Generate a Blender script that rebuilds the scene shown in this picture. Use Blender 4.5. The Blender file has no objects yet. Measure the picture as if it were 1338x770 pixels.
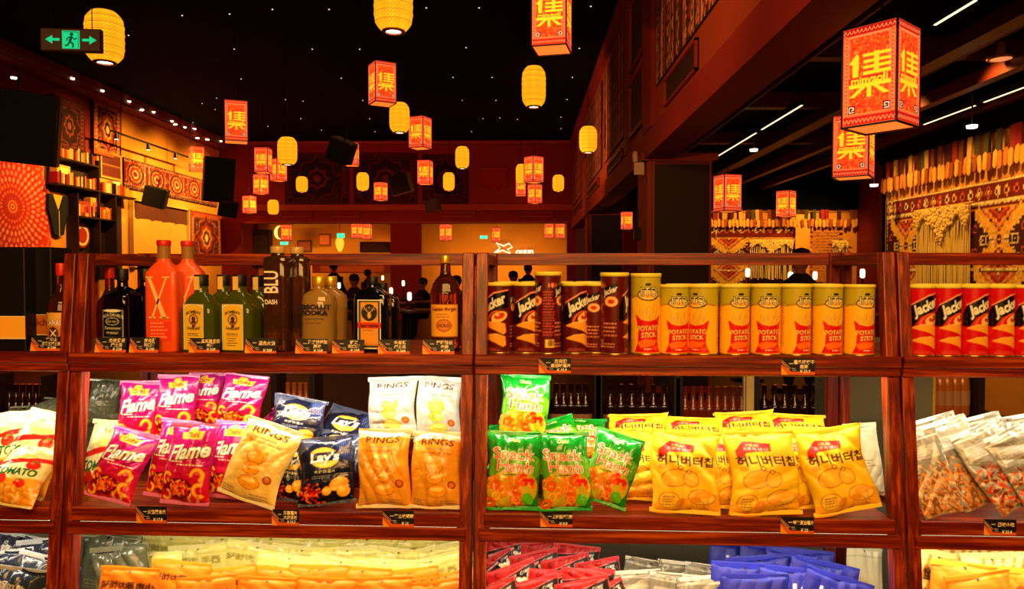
import bpy, bmesh, math, random
import numpy as np
from mathutils import Vector, Matrix, Euler
random.seed(7); rng = np.random.default_rng(11)
S = bpy.context.scene
COL = S.collection

# ------------------------------------------------------------------ camera
EYE = 1.6
YAW, PITCH, FPX = math.radians(.95), math.radians(1.67), 960.0
cd = bpy.data.cameras.new('camera'); cam = bpy.data.objects.new('camera', cd); COL.objects.link(cam)
cam.location = (0, 0, EYE); cam.rotation_euler = (math.pi/2 - PITCH, 0, YAW)
cd.sensor_width = 36.0; cd.lens = FPX/1338*36; cd.clip_start = .05; cd.clip_end = 200
S.camera = cam
F = Vector((-math.sin(YAW)*math.cos(PITCH), math.cos(YAW)*math.cos(PITCH), -math.sin(PITCH)))
R = Vector((math.cos(YAW), math.sin(YAW), 0)); U = R.cross(F)
EV = Vector((0, 0, EYE))

# ------------------------------------------------------------------ world, exposure, lights
w = bpy.data.worlds.new('world'); S.world = w; w.use_nodes = True
w.node_tree.nodes['Background'].inputs[0].default_value = (.55, .07, .03, 1)
w.node_tree.nodes['Background'].inputs[1].default_value = .06
S.view_settings.view_transform = 'Standard'; S.view_settings.look = 'None'
S.view_settings.exposure = 0.0; S.view_settings.gamma = 1.0
S.view_settings.use_curve_mapping = False
S.cycles.max_bounces = 8; S.cycles.sample_clamp_indirect = 4.0
S.cycles.caustics_reflective = False; S.cycles.caustics_refractive = False

def area(name, loc, target, sx, sy, power, color, spread=180):
    d = bpy.data.lights.new(name, 'AREA'); d.shape = 'RECTANGLE'; d.size = sx; d.size_y = sy
    d.energy = power; d.color = color; d.spread = math.radians(spread)
    o = bpy.data.objects.new(name, d); COL.objects.link(o); o.location = loc
    o.rotation_euler = (Vector(target) - Vector(loc)).to_track_quat('-Z', 'Y').to_euler()
    return o
def spot(name, loc, target, power, color, angle=60, blend=.6, size=.05):
    d = bpy.data.lights.new(name, 'SPOT'); d.energy = power; d.color = color
    d.spot_size = math.radians(angle); d.spot_blend = blend; d.shadow_soft_size = size
    o = bpy.data.objects.new(name, d); COL.objects.link(o); o.location = loc
    o.rotation_euler = (Vector(target) - Vector(loc)).to_track_quat('-Z', 'Y').to_euler()
    return o
AMB = (1, .52, .13); GOLD = (1, .50, .09)
area('shop_ceiling_light', (.3, -.9, 3.3), (0, 2.1, 1.2), 3.2, 1.2, 160, AMB)
area('shop_front_light', (-.2, -1.6, 2.1), (0, 2.1, 1.3), 2.6, .5, 42, AMB)
# wall washers in the hall: left wall, right tapestries, bar
for yy, pw in ((16.6, 420), (18.6, 420), (20.6, 520), (23.0, 480)):
    spot('left_wall_washer', (-7.6, yy, 5.2), (-10.4, yy+.2, 3.4), pw*2.0, GOLD, 88, .8)
spot('mandala_washer', (-8.2, 14.6, 4.6), (-10.4, 15.0, 2.6), 330, (1, .45, .15), 75, .8)
for yy in (7.2, 8.7, 10.2):
    spot('tapestry_washer', (4.15, yy, 3.7), (5.4, yy, 2.1), 150, GOLD, 88, .8)
for xx in (4.8, 6.4):
    spot('far_tapestry_washer', (xx, 15.0, 3.5), (xx, 16.5, 2.0), 190, GOLD, 88, .8)
area('bar_left_light', (-7, 26.9, 1.9), (-7, 28.6, 2.2), 5, .3, 75, GOLD)
area('bar_right_light', (-1.0, 26.9, 1.7), (-1.0, 28.6, 1.9), 4.5, .3, 70, GOLD)
spot('fascia_fill', (-1.5, 5.2, 2.6), (1.63, 7.2, 4.6), 420, (1, .4, .12), 80, 1)  # fill that brightens the fascia, no fixture behind it
spot('fascia_near_fill', (-1.2, 2.8, 2.8), (1.63, 4.6, 4.3), 300, (1, .4, .12), 85, 1)  # second fill, added because the near fascia was too dark
spot('pillar_fill', (.2, 6.0, 3.4), (2.0, 9.8, 2.2), 130, (1, .35, .12), 50, 1)  # added spot to lift the pillar front, no lamp hangs there
area('back_room_light', (.6, 2.9, 3.6), (.6, 3.6, 1.2), 2.5, .3, 18, (1, .72, .4))
spot('fascia_far_fill', (-1.0, 13.5, 3.0), (1.63, 16.5, 5.0), 700, (1, .4, .12), 80, 1)  # fill for the far stretch of fascia, without a fixture
area('hall_fill', (-4, 15, 5.7), (-4, 17, 0), 8, 10, 70, (1, .30, .12))  # unseen reddish fill for the whole hall
area('far_wall_glow', (-3.5, 19, 3.0), (-3.5, 25, 4.8), 8, .6, 150, (1, .13, .06))

# ------------------------------------------------------------------ helpers: materials
def lin(c):
    c = np.asarray(c, float); return np.where(c <= .04045, c/12.92, ((c+.055)/1.055)**2.4)
MATS = {}
def mat(name, color=(.5, .5, .5), rough=.5, metal=0, emit=None, estr=0, trans=0, coat=0, attr=False, bump=0, bscale=200, alpha=1, ior=1.45, var=.12, vscale=6, spec=None):
    if name in MATS: return MATS[name]
    m = bpy.data.materials.new(name); m.use_nodes = True; nt = m.node_tree; b = nt.nodes['Principled BSDF']
    b.inputs['Roughness'].default_value = rough; b.inputs['Metallic'].default_value = metal
    b.inputs['Transmission Weight'].default_value = trans; b.inputs['Coat Weight'].default_value = coat
    b.inputs['IOR'].default_value = ior; b.inputs['Alpha'].default_value = alpha
    if spec is not None: b.inputs['Specular IOR Level'].default_value = spec
    lc = tuple(lin(color)) + (1,)
    if attr:
        a = nt.nodes.new('ShaderNodeAttribute'); a.attribute_name = 'print'
        nt.links.new(a.outputs['Color'], b.inputs['Base Color'])
        if estr:
            nt.links.new(a.outputs['Color'], b.inputs['Emission Color']); b.inputs['Emission Strength'].default_value = estr
    else:
        if var and not trans:
            tc = nt.nodes.new('ShaderNodeTexCoord'); n = nt.nodes.new('ShaderNodeTexNoise'); n.inputs['Scale'].default_value = vscale
            nt.links.new(tc.outputs['Object'], n.inputs['Vector'])
            mx = nt.nodes.new('ShaderNodeMix'); mx.data_type = 'RGBA'
            mx.inputs[6].default_value = tuple(x*(1-var) for x in lc[:3]) + (1,); mx.inputs[7].default_value = tuple(min(1, x*(1+var)) for x in lc[:3]) + (1,)
            nt.links.new(n.outputs['Fac'], mx.inputs[0]); nt.links.new(mx.outputs[2], b.inputs['Base Color'])
        else: b.inputs['Base Color'].default_value = lc
        if emit is not None:
            b.inputs['Emission Color'].default_value = tuple(lin(emit)) + (1,); b.inputs['Emission Strength'].default_value = estr
    if bump:
        tc = nt.nodes.new('ShaderNodeTexCoord'); n = nt.nodes.new('ShaderNodeTexNoise'); n.inputs['Scale'].default_value = bscale; n.inputs['Detail'].default_value = 3
        bp = nt.nodes.new('ShaderNodeBump'); bp.inputs['Strength'].default_value = bump; bp.inputs['Distance'].default_value = .01
        nt.links.new(tc.outputs['Object'], n.inputs['Vector']); nt.links.new(n.outputs['Fac'], bp.inputs['Height']); nt.links.new(bp.outputs['Normal'], b.inputs['Normal'])
    if estr: m.cycles.emission_sampling = 'NONE'
    MATS[name] = m; return m
def wood(name, stops, scale, rough=.38):
    if name in MATS: return MATS[name]
    m = bpy.data.materials.new(name); m.use_nodes = True; nt = m.node_tree; b = nt.nodes['Principled BSDF']
    tc = nt.nodes.new('ShaderNodeTexCoord'); mp = nt.nodes.new('ShaderNodeMapping'); mp.inputs['Scale'].default_value = scale
    oi = nt.nodes.new('ShaderNodeObjectInfo'); mul = nt.nodes.new('ShaderNodeVectorMath'); mul.operation = 'SCALE'; mul.inputs['Scale'].default_value = 37.0
    cx = nt.nodes.new('ShaderNodeCombineXYZ')
    for i in range(3): nt.links.new(oi.outputs['Random'], cx.inputs[i])
    nt.links.new(cx.outputs[0], mul.inputs[0]); nt.links.new(mul.outputs[0], mp.inputs['Location'])
    n = nt.nodes.new('ShaderNodeTexNoise'); n.inputs['Scale'].default_value = 1; n.inputs['Detail'].default_value = 6; n.inputs['Roughness'].default_value = .62; n.inputs['Distortion'].default_value = .25
    cr = nt.nodes.new('ShaderNodeValToRGB'); e = cr.color_ramp.elements
    e[0].position = .30; e[0].color = tuple(lin(stops[0])) + (1,); e[1].position = .76; e[1].color = tuple(lin(stops[2])) + (1,)
    k = e.new(.50); k.color = tuple(lin(stops[1])) + (1,)
    bp = nt.nodes.new('ShaderNodeBump'); bp.inputs['Strength'].default_value = .3; bp.inputs['Distance'].default_value = .004
    nt.links.new(tc.outputs['Object'], mp.inputs['Vector']); nt.links.new(mp.outputs[0], n.inputs['Vector']); nt.links.new(n.outputs['Fac'], cr.inputs[0])
    nt.links.new(cr.outputs[0], b.inputs['Base Color']); nt.links.new(n.outputs['Fac'], bp.inputs['Height']); nt.links.new(bp.outputs[0], b.inputs['Normal'])
    b.inputs['Roughness'].default_value = rough; b.inputs['Coat Weight'].default_value = .08; b.inputs['Coat Roughness'].default_value = .25
    MATS[name] = m; return m
WST = ((.24, .025, .003), (.46, .095, .01), (.80, .34, .05))
WH = wood('reddish wood along x', WST, (3, 75, 75)); WV = wood('reddish wood along z', WST, (75, 75, 3)); WD = wood('reddish wood along y', WST, (75, 3, 75))
FOIL = mat('printed foil', attr=True, rough=.22, coat=.4, bump=.75, bscale=22)
MATTE = mat('printed matte film', attr=True, rough=.5, bump=.08, bscale=60)
PAPER = mat('printed paper', attr=True, rough=.55)
CLOTH = mat('woven cloth', attr=True, rough=.95, bump=.3, bscale=90)
CAN = mat('printed can', attr=True, rough=.28, coat=.4)
GLOW = mat('lit printed fabric', attr=True, rough=.8, estr=1.25)
BLACK = mat('black plastic', (.03, .025, .025), .5)
IRON = mat('dark metal', (.10, .07, .06), .4, .7)

# ------------------------------------------------------------------ helpers: objects
def tag(o, label=None, cat=None, group=None, kind=None):
    if label: o['label'] = label
    if cat: o['category'] = cat
    if group: o['group'] = group
    if kind: o['kind'] = kind
    return o
def link(name, me, m=None, parent=None):
    o = bpy.data.objects.new(name, me); COL.objects.link(o)
    if m is not None and me is not None and len(me.materials) == 0: me.materials.append(m)
    if parent: o.parent = parent
    return o
def empty(name, loc=(0, 0, 0), rz=0):
    o = bpy.data.objects.new(name, None); COL.objects.link(o); o.location = loc; o.rotation_euler = (0, 0, rz); o.empty_display_size = .05; return o
def copy_tree(o, parent=None):
    c = o.copy(); COL.objects.link(c); c.parent = parent
    for ch in [x for x in KIDS(o)]: copy_tree(ch, c)
    return c
def KIDS(o): return list(o.children)
class MB:
    def __init__(s): s.v = []; s.f = []; s.sm = []
    def add(s, vs, fs, sm=False):
        n = len(s.v); s.v += [tuple(map(float, v)) for v in vs]; s.f += [tuple(i+n for i in f) for f in fs]; s.sm += [sm]*len(fs); return s
    def box(s, x0, x1, y0, y1, z0, z1, c=0, M=None):
        if c <= 0:
            vs = [(x, y, z) for z in (z0, z1) for y in (y0, y1) for x in (x0, x1)]
            fs = [(0, 2, 3, 1), (4, 5, 7, 6), (0, 1, 5, 4), (2, 6, 7, 3), (0, 4, 6, 2), (1, 3, 7, 5)]
            return s.add([M @ Vector(v) for v in vs] if M else vs, fs)
        bm = bmesh.new(); bmesh.ops.create_cube(bm, size=1)
        for v in bm.verts: v.co = Vector(((x0+x1)/2 + v.co.x*(x1-x0), (y0+y1)/2 + v.co.y*(y1-y0), (z0+z1)/2 + v.co.z*(z1-z0)))
        bmesh.ops.bevel(bm, geom=bm.edges[:], offset=c, segments=1, affect='EDGES')
        bm.verts.index_update(); vs = [v.co.copy() for v in bm.verts]; fs = [tuple(v.index for v in f.verts) for f in bm.faces]; bm.free()
        return s.add([M @ v for v in vs] if M else vs, fs)
    def lathe(s, prof, n=24, cx=0, cy=0, sx=1, sy=1, p=2, caps=True):
        # prof: (r, z); superellipse section exponent p
        k = len(prof); vs = []
        for r, z in prof:
            for i in range(n):
                a = 2*math.pi*i/n; c_, s_ = math.cos(a), math.sin(a)
                d = (abs(c_)**p + abs(s_)**p)**(-1/p)
                vs.append((cx + r*sx*c_*d, cy + r*sy*s_*d, z))
        fs = [(j*n+i, j*n+(i+1) % n, (j+1)*n+(i+1) % n, (j+1)*n+i) for j in range(k-1) for i in range(n)]
        s.add(vs, fs, True)
        if caps: s.add([vs[i] for i in range(n)][::-1], [tuple(range(n))]); s.add(vs[-n:], [tuple(range(n))])
        return s
    def tube(s, pts, r, n=8):
        pts = [Vector(p) for p in pts]; vs = []
        for i, p in enumerate(pts):
            t = (pts[min(i+1, len(pts)-1)] - pts[max(i-1, 0)]).normalized()
            q = t.to_track_quat('Z', 'Y'); rr = r[i] if isinstance(r, (list, tuple)) else r
            for j in range(n):
                a = 2*math.pi*j/n; vs.append(p + q @ Vector((math.cos(a)*rr, math.sin(a)*rr, 0)))
        fs = [(i*n+j, i*n+(j+1) % n, (i+1)*n+(j+1) % n, (i+1)*n+j) for i in range(len(pts)-1) for j in range(n)]
        s.add(vs, fs, True); s.add(vs[:n][::-1], [tuple(range(n))]); s.add(vs[-n:], [tuple(range(n))]); return s
    def slab(s, poly, y0, y1):   # polygon in xz, thickness along y
        n = len(poly); vs = [(x, y0, z) for x, z in poly] + [(x, y1, z) for x, z in poly]
        fs = [tuple(range(n)), tuple(range(2*n-1, n-1, -1))] + [(i, i+n, (i+1) % n + n, (i+1) % n) for i in range(n)]
        return s.add(vs, fs)
    def mesh(s, name):
        me = bpy.data.meshes.new(name); me.from_pydata(s.v, [], s.f); me.polygons.foreach_set('use_smooth', s.sm); me.update(); return me
    def build(s, name, m, parent=None): return link(name, s.mesh(name), m, parent)
def cbox(name, x0, x1, y0, y1, z0, z1, m, parent=None, c=0): return MB().box(x0, x1, y0, y1, z0, z1, c).build(name, m, parent)
def struct(o): o['kind'] = 'structure'; return o

# grid surface with a printed colour per vertex; X,Y,Z arrays (rows, cols), C (rows, cols, 3) in sRGB
def grid(name, X, Y, Z, C, m, parent=None, extra=None, flip=False):
    nr, nc = X.shape; V = np.stack([X, Y, Z], -1).reshape(-1, 3)
    i = np.arange((nr-1)*(nc-1)); r = i//(nc-1); c = i % (nc-1); a = r*nc + c
    Q = np.stack([a, a+1, a+nc+1, a+nc], 1)
    if flip: Q = Q[:, ::-1]
    cols = lin(np.clip(C.reshape(-1, 3), 0, 1))
    nf = len(Q)
    if extra is not None:
        V2, Q2, c2 = extra; Q = np.vstack([Q, Q2 + len(V)]); V = np.vstack([V, V2]); cols = np.vstack([cols, np.tile(lin(c2), (len(V2), 1))])
    me = bpy.data.meshes.new(name); me.vertices.add(len(V)); me.vertices.foreach_set('co', V.astype(np.float32).ravel())
    me.loops.add(Q.size); me.loops.foreach_set('vertex_index', Q.astype(np.int32).ravel())
    me.polygons.add(len(Q)); me.polygons.foreach_set('loop_start', np.arange(0, Q.size, 4, dtype=np.int32))
    me.polygons.foreach_set('use_smooth', np.ones(len(Q), bool)); me.update(calc_edges=True)
    at = me.attributes.new('print', 'FLOAT_COLOR', 'POINT')
    at.data.foreach_set('color', np.hstack([cols, np.ones((len(cols), 1))]).astype(np.float32).ravel())
    return link(name, me, m, parent)

# ------------------------------------------------------------------ helpers: printed art
TXT = {}
def text_tris(s, off=0.0, shear=0.0):
    key = (s, off, shear)
    if key not in TXT:
        c = bpy.data.curves.new('t', 'FONT'); c.body = s; c.offset = off; c.shear = shear; c.resolution_u = 3
        o = bpy.data.objects.new('t', c); me = o.to_mesh(); me.calc_loop_triangles()
        v = np.zeros(len(me.vertices)*3); me.vertices.foreach_get('co', v); t = np.zeros(len(me.loop_triangles)*3, int); me.loop_triangles.foreach_get('vertices', t)
        v = v.reshape(-1, 3)[:, :2]; TXT[key] = v[t.reshape(-1, 3)]; o.to_mesh_clear(); bpy.data.objects.remove(o); bpy.data.curves.remove(c)
    return TXT[key]
class Art:
    def __init__(s, W, H, res, bg):
        s.W, s.H, s.r = W, H, res; s.a = np.zeros((int(H*res), int(W*res), 3)); s.a[:] = bg
    def poly(s, pts, col):
        P = np.asarray(pts, float)*s.r; h, w_ = s.a.shape[:2]
        x0, x1 = max(int(P[:, 0].min()), 0), min(int(P[:, 0].max())+2, w_); y0, y1 = max(int(P[:, 1].min()), 0), min(int(P[:, 1].max())+2, h)
        if x0 >= x1 or y0 >= y1: return s
        X = np.arange(x0, x1)[None, :]+.5; Y = np.arange(y0, y1)[:, None]+.5; ins = np.zeros((y1-y0, x1-x0), bool)
        for (ax, ay), (bx, by) in zip(P, np.roll(P, -1, 0)):
            if ay == by: continue
            ins ^= ((ay > Y) != (by > Y)) & (X < (bx-ax)*(Y-ay)/(by-ay)+ax)
        s.a[y0:y1, x0:x1][ins] = col; return s
    def rect(s, x0, y0, x1, y1, col):
        r = s.r; s.a[max(int(round(y0*r)), 0):max(int(round(y1*r)), 0), max(int(round(x0*r)), 0):max(int(round(x1*r)), 0)] = col; return s
    def ell(s, cx, cy, rx, ry, col, rot=0, n=28):
        t = np.linspace(0, 2*np.pi, n, endpoint=False); x, y = rx*np.cos(t), ry*np.sin(t); c, d = math.cos(rot), math.sin(rot)
        return s.poly(np.stack([cx + x*c - y*d, cy + x*d + y*c], 1), col)
    def arc(s, cx, cy, r0, r1, a0, a1, col, n=20, sy=1):
        t = np.radians(np.linspace(a0, a1, n)); o = np.stack([cx+r1*np.cos(t), cy+r1*sy*np.sin(t)], 1); i = np.stack([cx+r0*np.cos(t), cy+r0*sy*np.sin(t)], 1)[::-1]
        return s.poly(np.vstack([o, i]), col)
    def line(s, pts, wd, col):
        for (x0, y0), (x1, y1) in zip(pts[:-1], pts[1:]):
            d = math.hypot(x1-x0, y1-y0) or 1; nx, ny = -(y1-y0)/d*wd/2, (x1-x0)/d*wd/2
            s.poly([(x0+nx, y0+ny), (x1+nx, y1+ny), (x1-nx, y1-ny), (x0-nx, y0-ny)], col)
        return s
    def text(s, t, x, y, h, col, bold=.0, shear=0, rot=0, sx=1, outline=None, ow=.035, bend=0, align='c'):
        if outline is not None: s.text(t, x, y, h, outline, bold+ow, shear, rot, sx, None, bend=bend, align=align)
        T = text_tris(t, round(min(bold, .06), 3), shear).copy()
        if not len(T): return s
        base = text_tris(t, 0.0, shear); mn, mx = base[..., 0].min(), base[..., 0].max()
        T[..., 0] -= {'c': (mn+mx)/2, 'l': mn, 'r': mx}[align]; T[..., 1] -= .35
        T *= h; T[..., 0] *= sx
        if bend: T[..., 1] += bend*T[..., 0]**2
        c, d = math.cos(rot), math.sin(rot); X = x + T[..., 0]*c - T[..., 1]*d; Y = y + T[..., 0]*d + T[..., 1]*c
        X = X*s.r; Y = Y*s.r; h_, w_ = s.a.shape[:2]
        for tx, ty in zip(X, Y):
            x0, x1 = max(int(tx.min()), 0), min(int(tx.max())+1, w_-1); y0, y1 = max(int(ty.min()), 0), min(int(ty.max())+1, h_-1)
            if x1 < x0 or y1 < y0: continue
            gx = np.arange(x0, x1+1)[None]+.5; gy = np.arange(y0, y1+1)[:, None]+.5
            e = [(tx[(k+1) % 3]-tx[k])*(gy-ty[k]) - (ty[(k+1) % 3]-ty[k])*(gx-tx[k]) for k in range(3)]
            ins = ((e[0] >= 0) & (e[1] >= 0) & (e[2] >= 0)) | ((e[0] <= 0) & (e[1] <= 0) & (e[2] <= 0))
            s.a[y0:y1+1, x0:x1+1][ins] = col
        return s
    def lines(s, x, y, wd, n, dy, h, col, seed=0):   # rows of small print
        rg = np.random.default_rng(seed)
        for i in range(n):
            xx = x; end = x + wd*rg.uniform(.7, 1)
            while xx < end:
                l = rg.uniform(.4, 1.6)*h*2; s.rect(xx, y-i*dy, min(xx+l, end), y-i*dy+h, col); xx += l+h*.6
        return s
    def noise(s, amt, cell=1.0, seed=0):
        rg = np.random.default_rng(seed); h, w_ = s.a.shape[:2]; k = max(int(cell*s.r), 1)
        n = rg.normal(0, 1, (h//k+2, w_//k+2)); yy = np.arange(h)/k; xx = np.arange(w_)/k; iy = yy.astype(int); ix = xx.astype(int); fy = (yy-iy)[:, None]; fx = (xx-ix)[None]
        v = n[iy][:, ix]*(1-fy)*(1-fx) + n[iy+1][:, ix]*fy*(1-fx) + n[iy][:, ix+1]*(1-fy)*fx + n[iy+1][:, ix+1]*fy*fx
        s.a = np.clip(s.a*(1+amt*v[..., None]), 0, 1); return s
    def sample(s, nr, nc):
        h, w_ = s.a.shape[:2]; ey = (np.linspace(0, h, nr+1)).astype(int); ex = (np.linspace(0, w_, nc+1)).astype(int)
        a = np.add.reduceat(np.add.reduceat(s.a, ey[:-1], 0), ex[:-1], 1)
        return a/(np.maximum(np.diff(ey), 1)[:, None, None]*np.maximum(np.diff(ex), 1)[None, :, None])

def panel(name, art, w_, h_, m, parent=None, nx=None, loc=(0, 0, 0), rot=(0, 0, 0), bulge=None, thick=0, backcol=(.2, .1, .05)):
    """flat (or gently bulged) printed sheet in the local xz plane, facing -y, origin at its centre"""
    nx = nx or 60; nz = max(2, int(nx*h_/w_)); x = np.linspace(-w_/2, w_/2, nx); z = np.linspace(-h_/2, h_/2, nz); X, Z = np.meshgrid(x, z); Y = np.zeros_like(X)
    if bulge: Y = bulge(X, Z)
    extra = None
    if thick:
        a, b = w_/2, h_/2; V2 = np.array([(-a, 0, -b), (a, 0, -b), (a, 0, b), (-a, 0, b), (-a, thick, -b), (a, thick, -b), (a, thick, b), (-a, thick, b)], float)
        Q2 = np.array([(4, 7, 6, 5), (0, 4, 5, 1), (1, 5, 6, 2), (2, 6, 7, 3), (3, 7, 4, 0)]); extra = (V2, Q2, np.array(backcol))
    o = grid(name, X, Y, Z, art.sample(nz, nx), m, parent, extra); o.location = loc; o.rotation_euler = rot; return o

# ------------------------------------------------------------------ shelf frame: u along the shelves, v away from the viewer, z rel. to the eye
TH, D0, LEAN, U0 = 0.0316902, 2.135, 0.11373, -1.3434
UX = Vector((math.cos(TH), -math.sin(TH), 0)); VX = Vector((math.sin(TH), math.cos(TH), 0))
def SH(u, v, z): return Vector((0, D0, 0)) + UX*u + VX*v + Vector((0, 0, EYE+z))
def vf(z): return LEAN*z
def ray(px, py): return F + R*((px-669)/FPX) + U*((385-py)/FPX)
def at_v(px, py, v):      # local (u, z) and depth scale (m per px) of the ray on the plane v = const
    d = ray(px, py); t = (v + Vector((0, D0, 0)).dot(VX))/d.dot(VX)
    P = d*t; u = (P - Vector((0, D0, 0))).dot(UX); return u, P.z, t/FPX
def at_z(px, py, z):      # local (u, v) where the ray meets height z
    d = ray(px, py); P = d*(z/d.z); q = P - Vector((0, D0, 0)); return q.dot(UX), q.dot(VX)
def at_y(px, py, Y): d = ray(px, py); return d*(Y/d.y) + EV
def at_x(px, py, X): d = ray(px, py); return d*(X/d.x) + EV
Z1, Z2, Z3, ZT = -.235, -.679, -1.124, .060
DEP = .43
# ================================================================== the setting
RED = mat('dark red plaster', (.46, .04, .025), .75, bump=.1, bscale=8, vscale=1.5)
REDB = mat('brick red painted beam', (.54, .19, .04), .7, bump=.1, bscale=10, vscale=2)
REDD = mat('deep maroon recess', (.13, .02, .015), .7)
OCH = mat('ochre plaster', (.86, .58, .20), .85, bump=.15, bscale=12, vscale=1.2, var=.2)
BLK = mat('black painted soffit', (.004, .003, .003), .95, spec=.1)
FLOORM = mat('dark brown floor', (.13, .05, .035), .45, bump=.1, bscale=20, vscale=2, var=.4)
CONC = mat('grey concrete', (.47, .46, .38), .8, bump=.3, bscale=25, vscale=5, var=.22)
TRIM = mat('reddish ledge trim', (.50, .12, .05), .5)
struct(cbox('floor', -10.6, 7.6, -3.0, 29.2, -.12, 0, FLOORM))
struct(cbox('ceiling', -10.6, 1.75, -3.0, 25.2, 6.05, 6.2, BLK))
struct(cbox('ceiling', 1.95, 7.6, -3.0, 25.2, 3.95, 4.05, BLK))
wl = struct(cbox('wall_left', -10.6, -10.4, 2.2, 29.2, 0, 6.2, RED))
# golden plastered bay of the left wall, with a dark red soffit strip above it
cbox('plaster_bay', -10.4, -10.36, 17.75, 25.0, 0, 5.75, OCH, wl)
struct(cbox('trim_1', -10.4, -9.9, 5, 25.0, 5.75, 6.05, RED))
struct(cbox('trim_2', -9.9, -9.86, 5, 25.0, 5.80, 5.90, REDB))
# far wall with two openings into the bar
def pz(y, Y): return EYE + (357-y)*Y/960
def px_(x, Y): return (x-685)*Y/960
YF = 25.0
x310, x525, x550, x740 = [px_(k, YF) for k in (312, 510, 549, 741)]
zt = pz(292, YF)
fw = struct(cbox('wall_far', -10.4, 1.75, YF, YF+.3, zt, 6.05, RED))
cbox('pier', -10.4, x310, YF, YF+.3, 0, zt, RED, fw); cbox('pier', x525, x550, YF, YF+.3, 0, zt, RED, fw); cbox('pier', x740, 1.75, YF, YF+.3, 0, zt, RED, fw)
cbox('ledge', -9.6, 1.63, YF-.22, YF, pz(276, YF), pz(268, YF), REDB, fw); cbox('ledge', -9.6, 1.63, YF-.12, YF, zt, zt+.06, TRIM, fw)
cbox('cornice', -9.8, 1.63, YF-.2, YF, 5.95, 6.05, REDB, fw)
for a in ((366, 408), (432, 472), (576, 621), (678, 722)):      # long low vent frames
    x0, x1 = px_(a[0], YF), px_(a[1], YF); z0, z1 = pz(284, YF), pz(277, YF); m_ = MB()
    m_.box(x0, x1, YF-.06, YF, z0, z0+.025).box(x0, x1, YF-.06, YF, z1-.025, z1).box(x0, x0+.025, YF-.06, YF, z0, z1).box(x1-.025, x1, YF-.06, YF, z0, z1)
    m_.build('vent_frame', TRIM, fw)
struct(cbox('wall_far', -10.4, 1.75, 28.6, 28.8, 0, 3.9, OCH)); struct(cbox('ceiling', -10.4, 1.75, 25.3, 28.8, 3.9, 4.0, BLK))
cbox('partition', px_(532, 26), px_(532, 26)+.15, 25.3, 28.6, 0, 3.9, RED, fw)
# mezzanine: fascia, lower band, pillars
XM = 1.63
mz = struct(cbox('wall_right', XM, XM+.25, -.5, 25.0, 3.42, 6.05, REDB))
cbox('lower_band', XM-.05, XM+.32, -.5, 25.0, 3.10, 3.42, RED, mz)
cbox('upper_band', XM-.10, XM, -.5, 25.0, 5.72, 6.05, RED, mz)
def frame_x(x, y0, y1, z0, z1, t=.05, d=.05):
    m_ = MB(); m_.box(x-d, x, y0, y1, z0, z0+t).box(x-d, x, y0, y1, z1-t, z1).box(x-d, x, y0, y0+t, z0, z1).box(x-d, x, y1-t, y1, z0, z1); return m_
cbox('pilaster', XM-.07, XM, 9.15, 9.8, 3.42, 5.72, RED, mz); cbox('pilaster', XM-.07, XM, 11.3, 11.6, 3.42, 5.72, RED, mz)
for y0, y1, z0, z1 in ((9.9, 11.2, 3.62, 4.42), (9.9, 11.2, 4.6, 5.6)):
    cbox('recess_panel', XM-.02, XM, y0, y1, z0, z1, REDD, mz); frame_x(XM, y0, y1, z0, z1, .04, .06).build('recess_frame', TRIM, mz)
for y0, y1 in ((6.95, 8.5), (12.2, 14.3), (16.0, 18.8), (20.0, 24)):
    frame_x(XM, y0, y1, 3.48 if y0 > 9 else 3.50, 3.66 if y0 > 9 else 3.80, .025, .04).build('vent_frame', TRIM, mz)
    cbox('recess_panel', XM-.012, XM, y0, y1, 3.50, 3.66 if y0 > 9 else 3.78, REDD, mz)
def pillar(Y, W_):
    p = struct(cbox('wall_pillar', XM, XM+W_, Y, Y+.8, 0, 3.10, REDB if Y < 12 else RED))
    cbox('recess_panel', XM+.09, XM+W_-.04, Y-.02, Y, .1, EYE+(357-216)*Y/960, REDD, p)
    m_ = MB(); z1 = EYE+(357-214)*Y/960
    m_.box(XM+.06, XM+W_-.01, Y-.05, Y, z1, z1+.04).box(XM+.06, XM+.09, Y-.04, Y, .1, z1).box(XM+W_-.04, XM+W_-.01, Y-.04, Y, .1, z1); m_.build('pillar_frame', TRIM, p)
    cbox('capital', XM-.06, XM+W_+.05, Y-.07, Y+.85, z1+.10, 3.10, REDB, p, .02)
pillar(9.8, .85); pillar(18.9, .92)
# right side walls
wr = struct(cbox('wall_right', 5.4, 5.6, 2.0, 11.2, 0, 3.95, OCH)); cbox('wall_end', 5.4, 5.75, 11.1, 11.2, 0, 3.95, RED, wr)
cbox('upper_band', 5.34, 5.4, 2.0, 11.2, 3.22, 3.95, BLK, wr)
wf = struct(cbox('wall_far', 3.95, 7.6, 16.5, 16.7, 0, 3.95, OCH)); cbox('upper_band', 3.95, 7.6, 16.42, 16.5, pz(275, 16.5), 3.95, BLK, wf)
struct(cbox('wall_far', 1.9, 4.05, 22, 22.2, 0, 3.95, RED))
struct(cbox('wall_right', 7.4, 7.6, 11.2, 16.5, 0, 3.95, RED))
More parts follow.
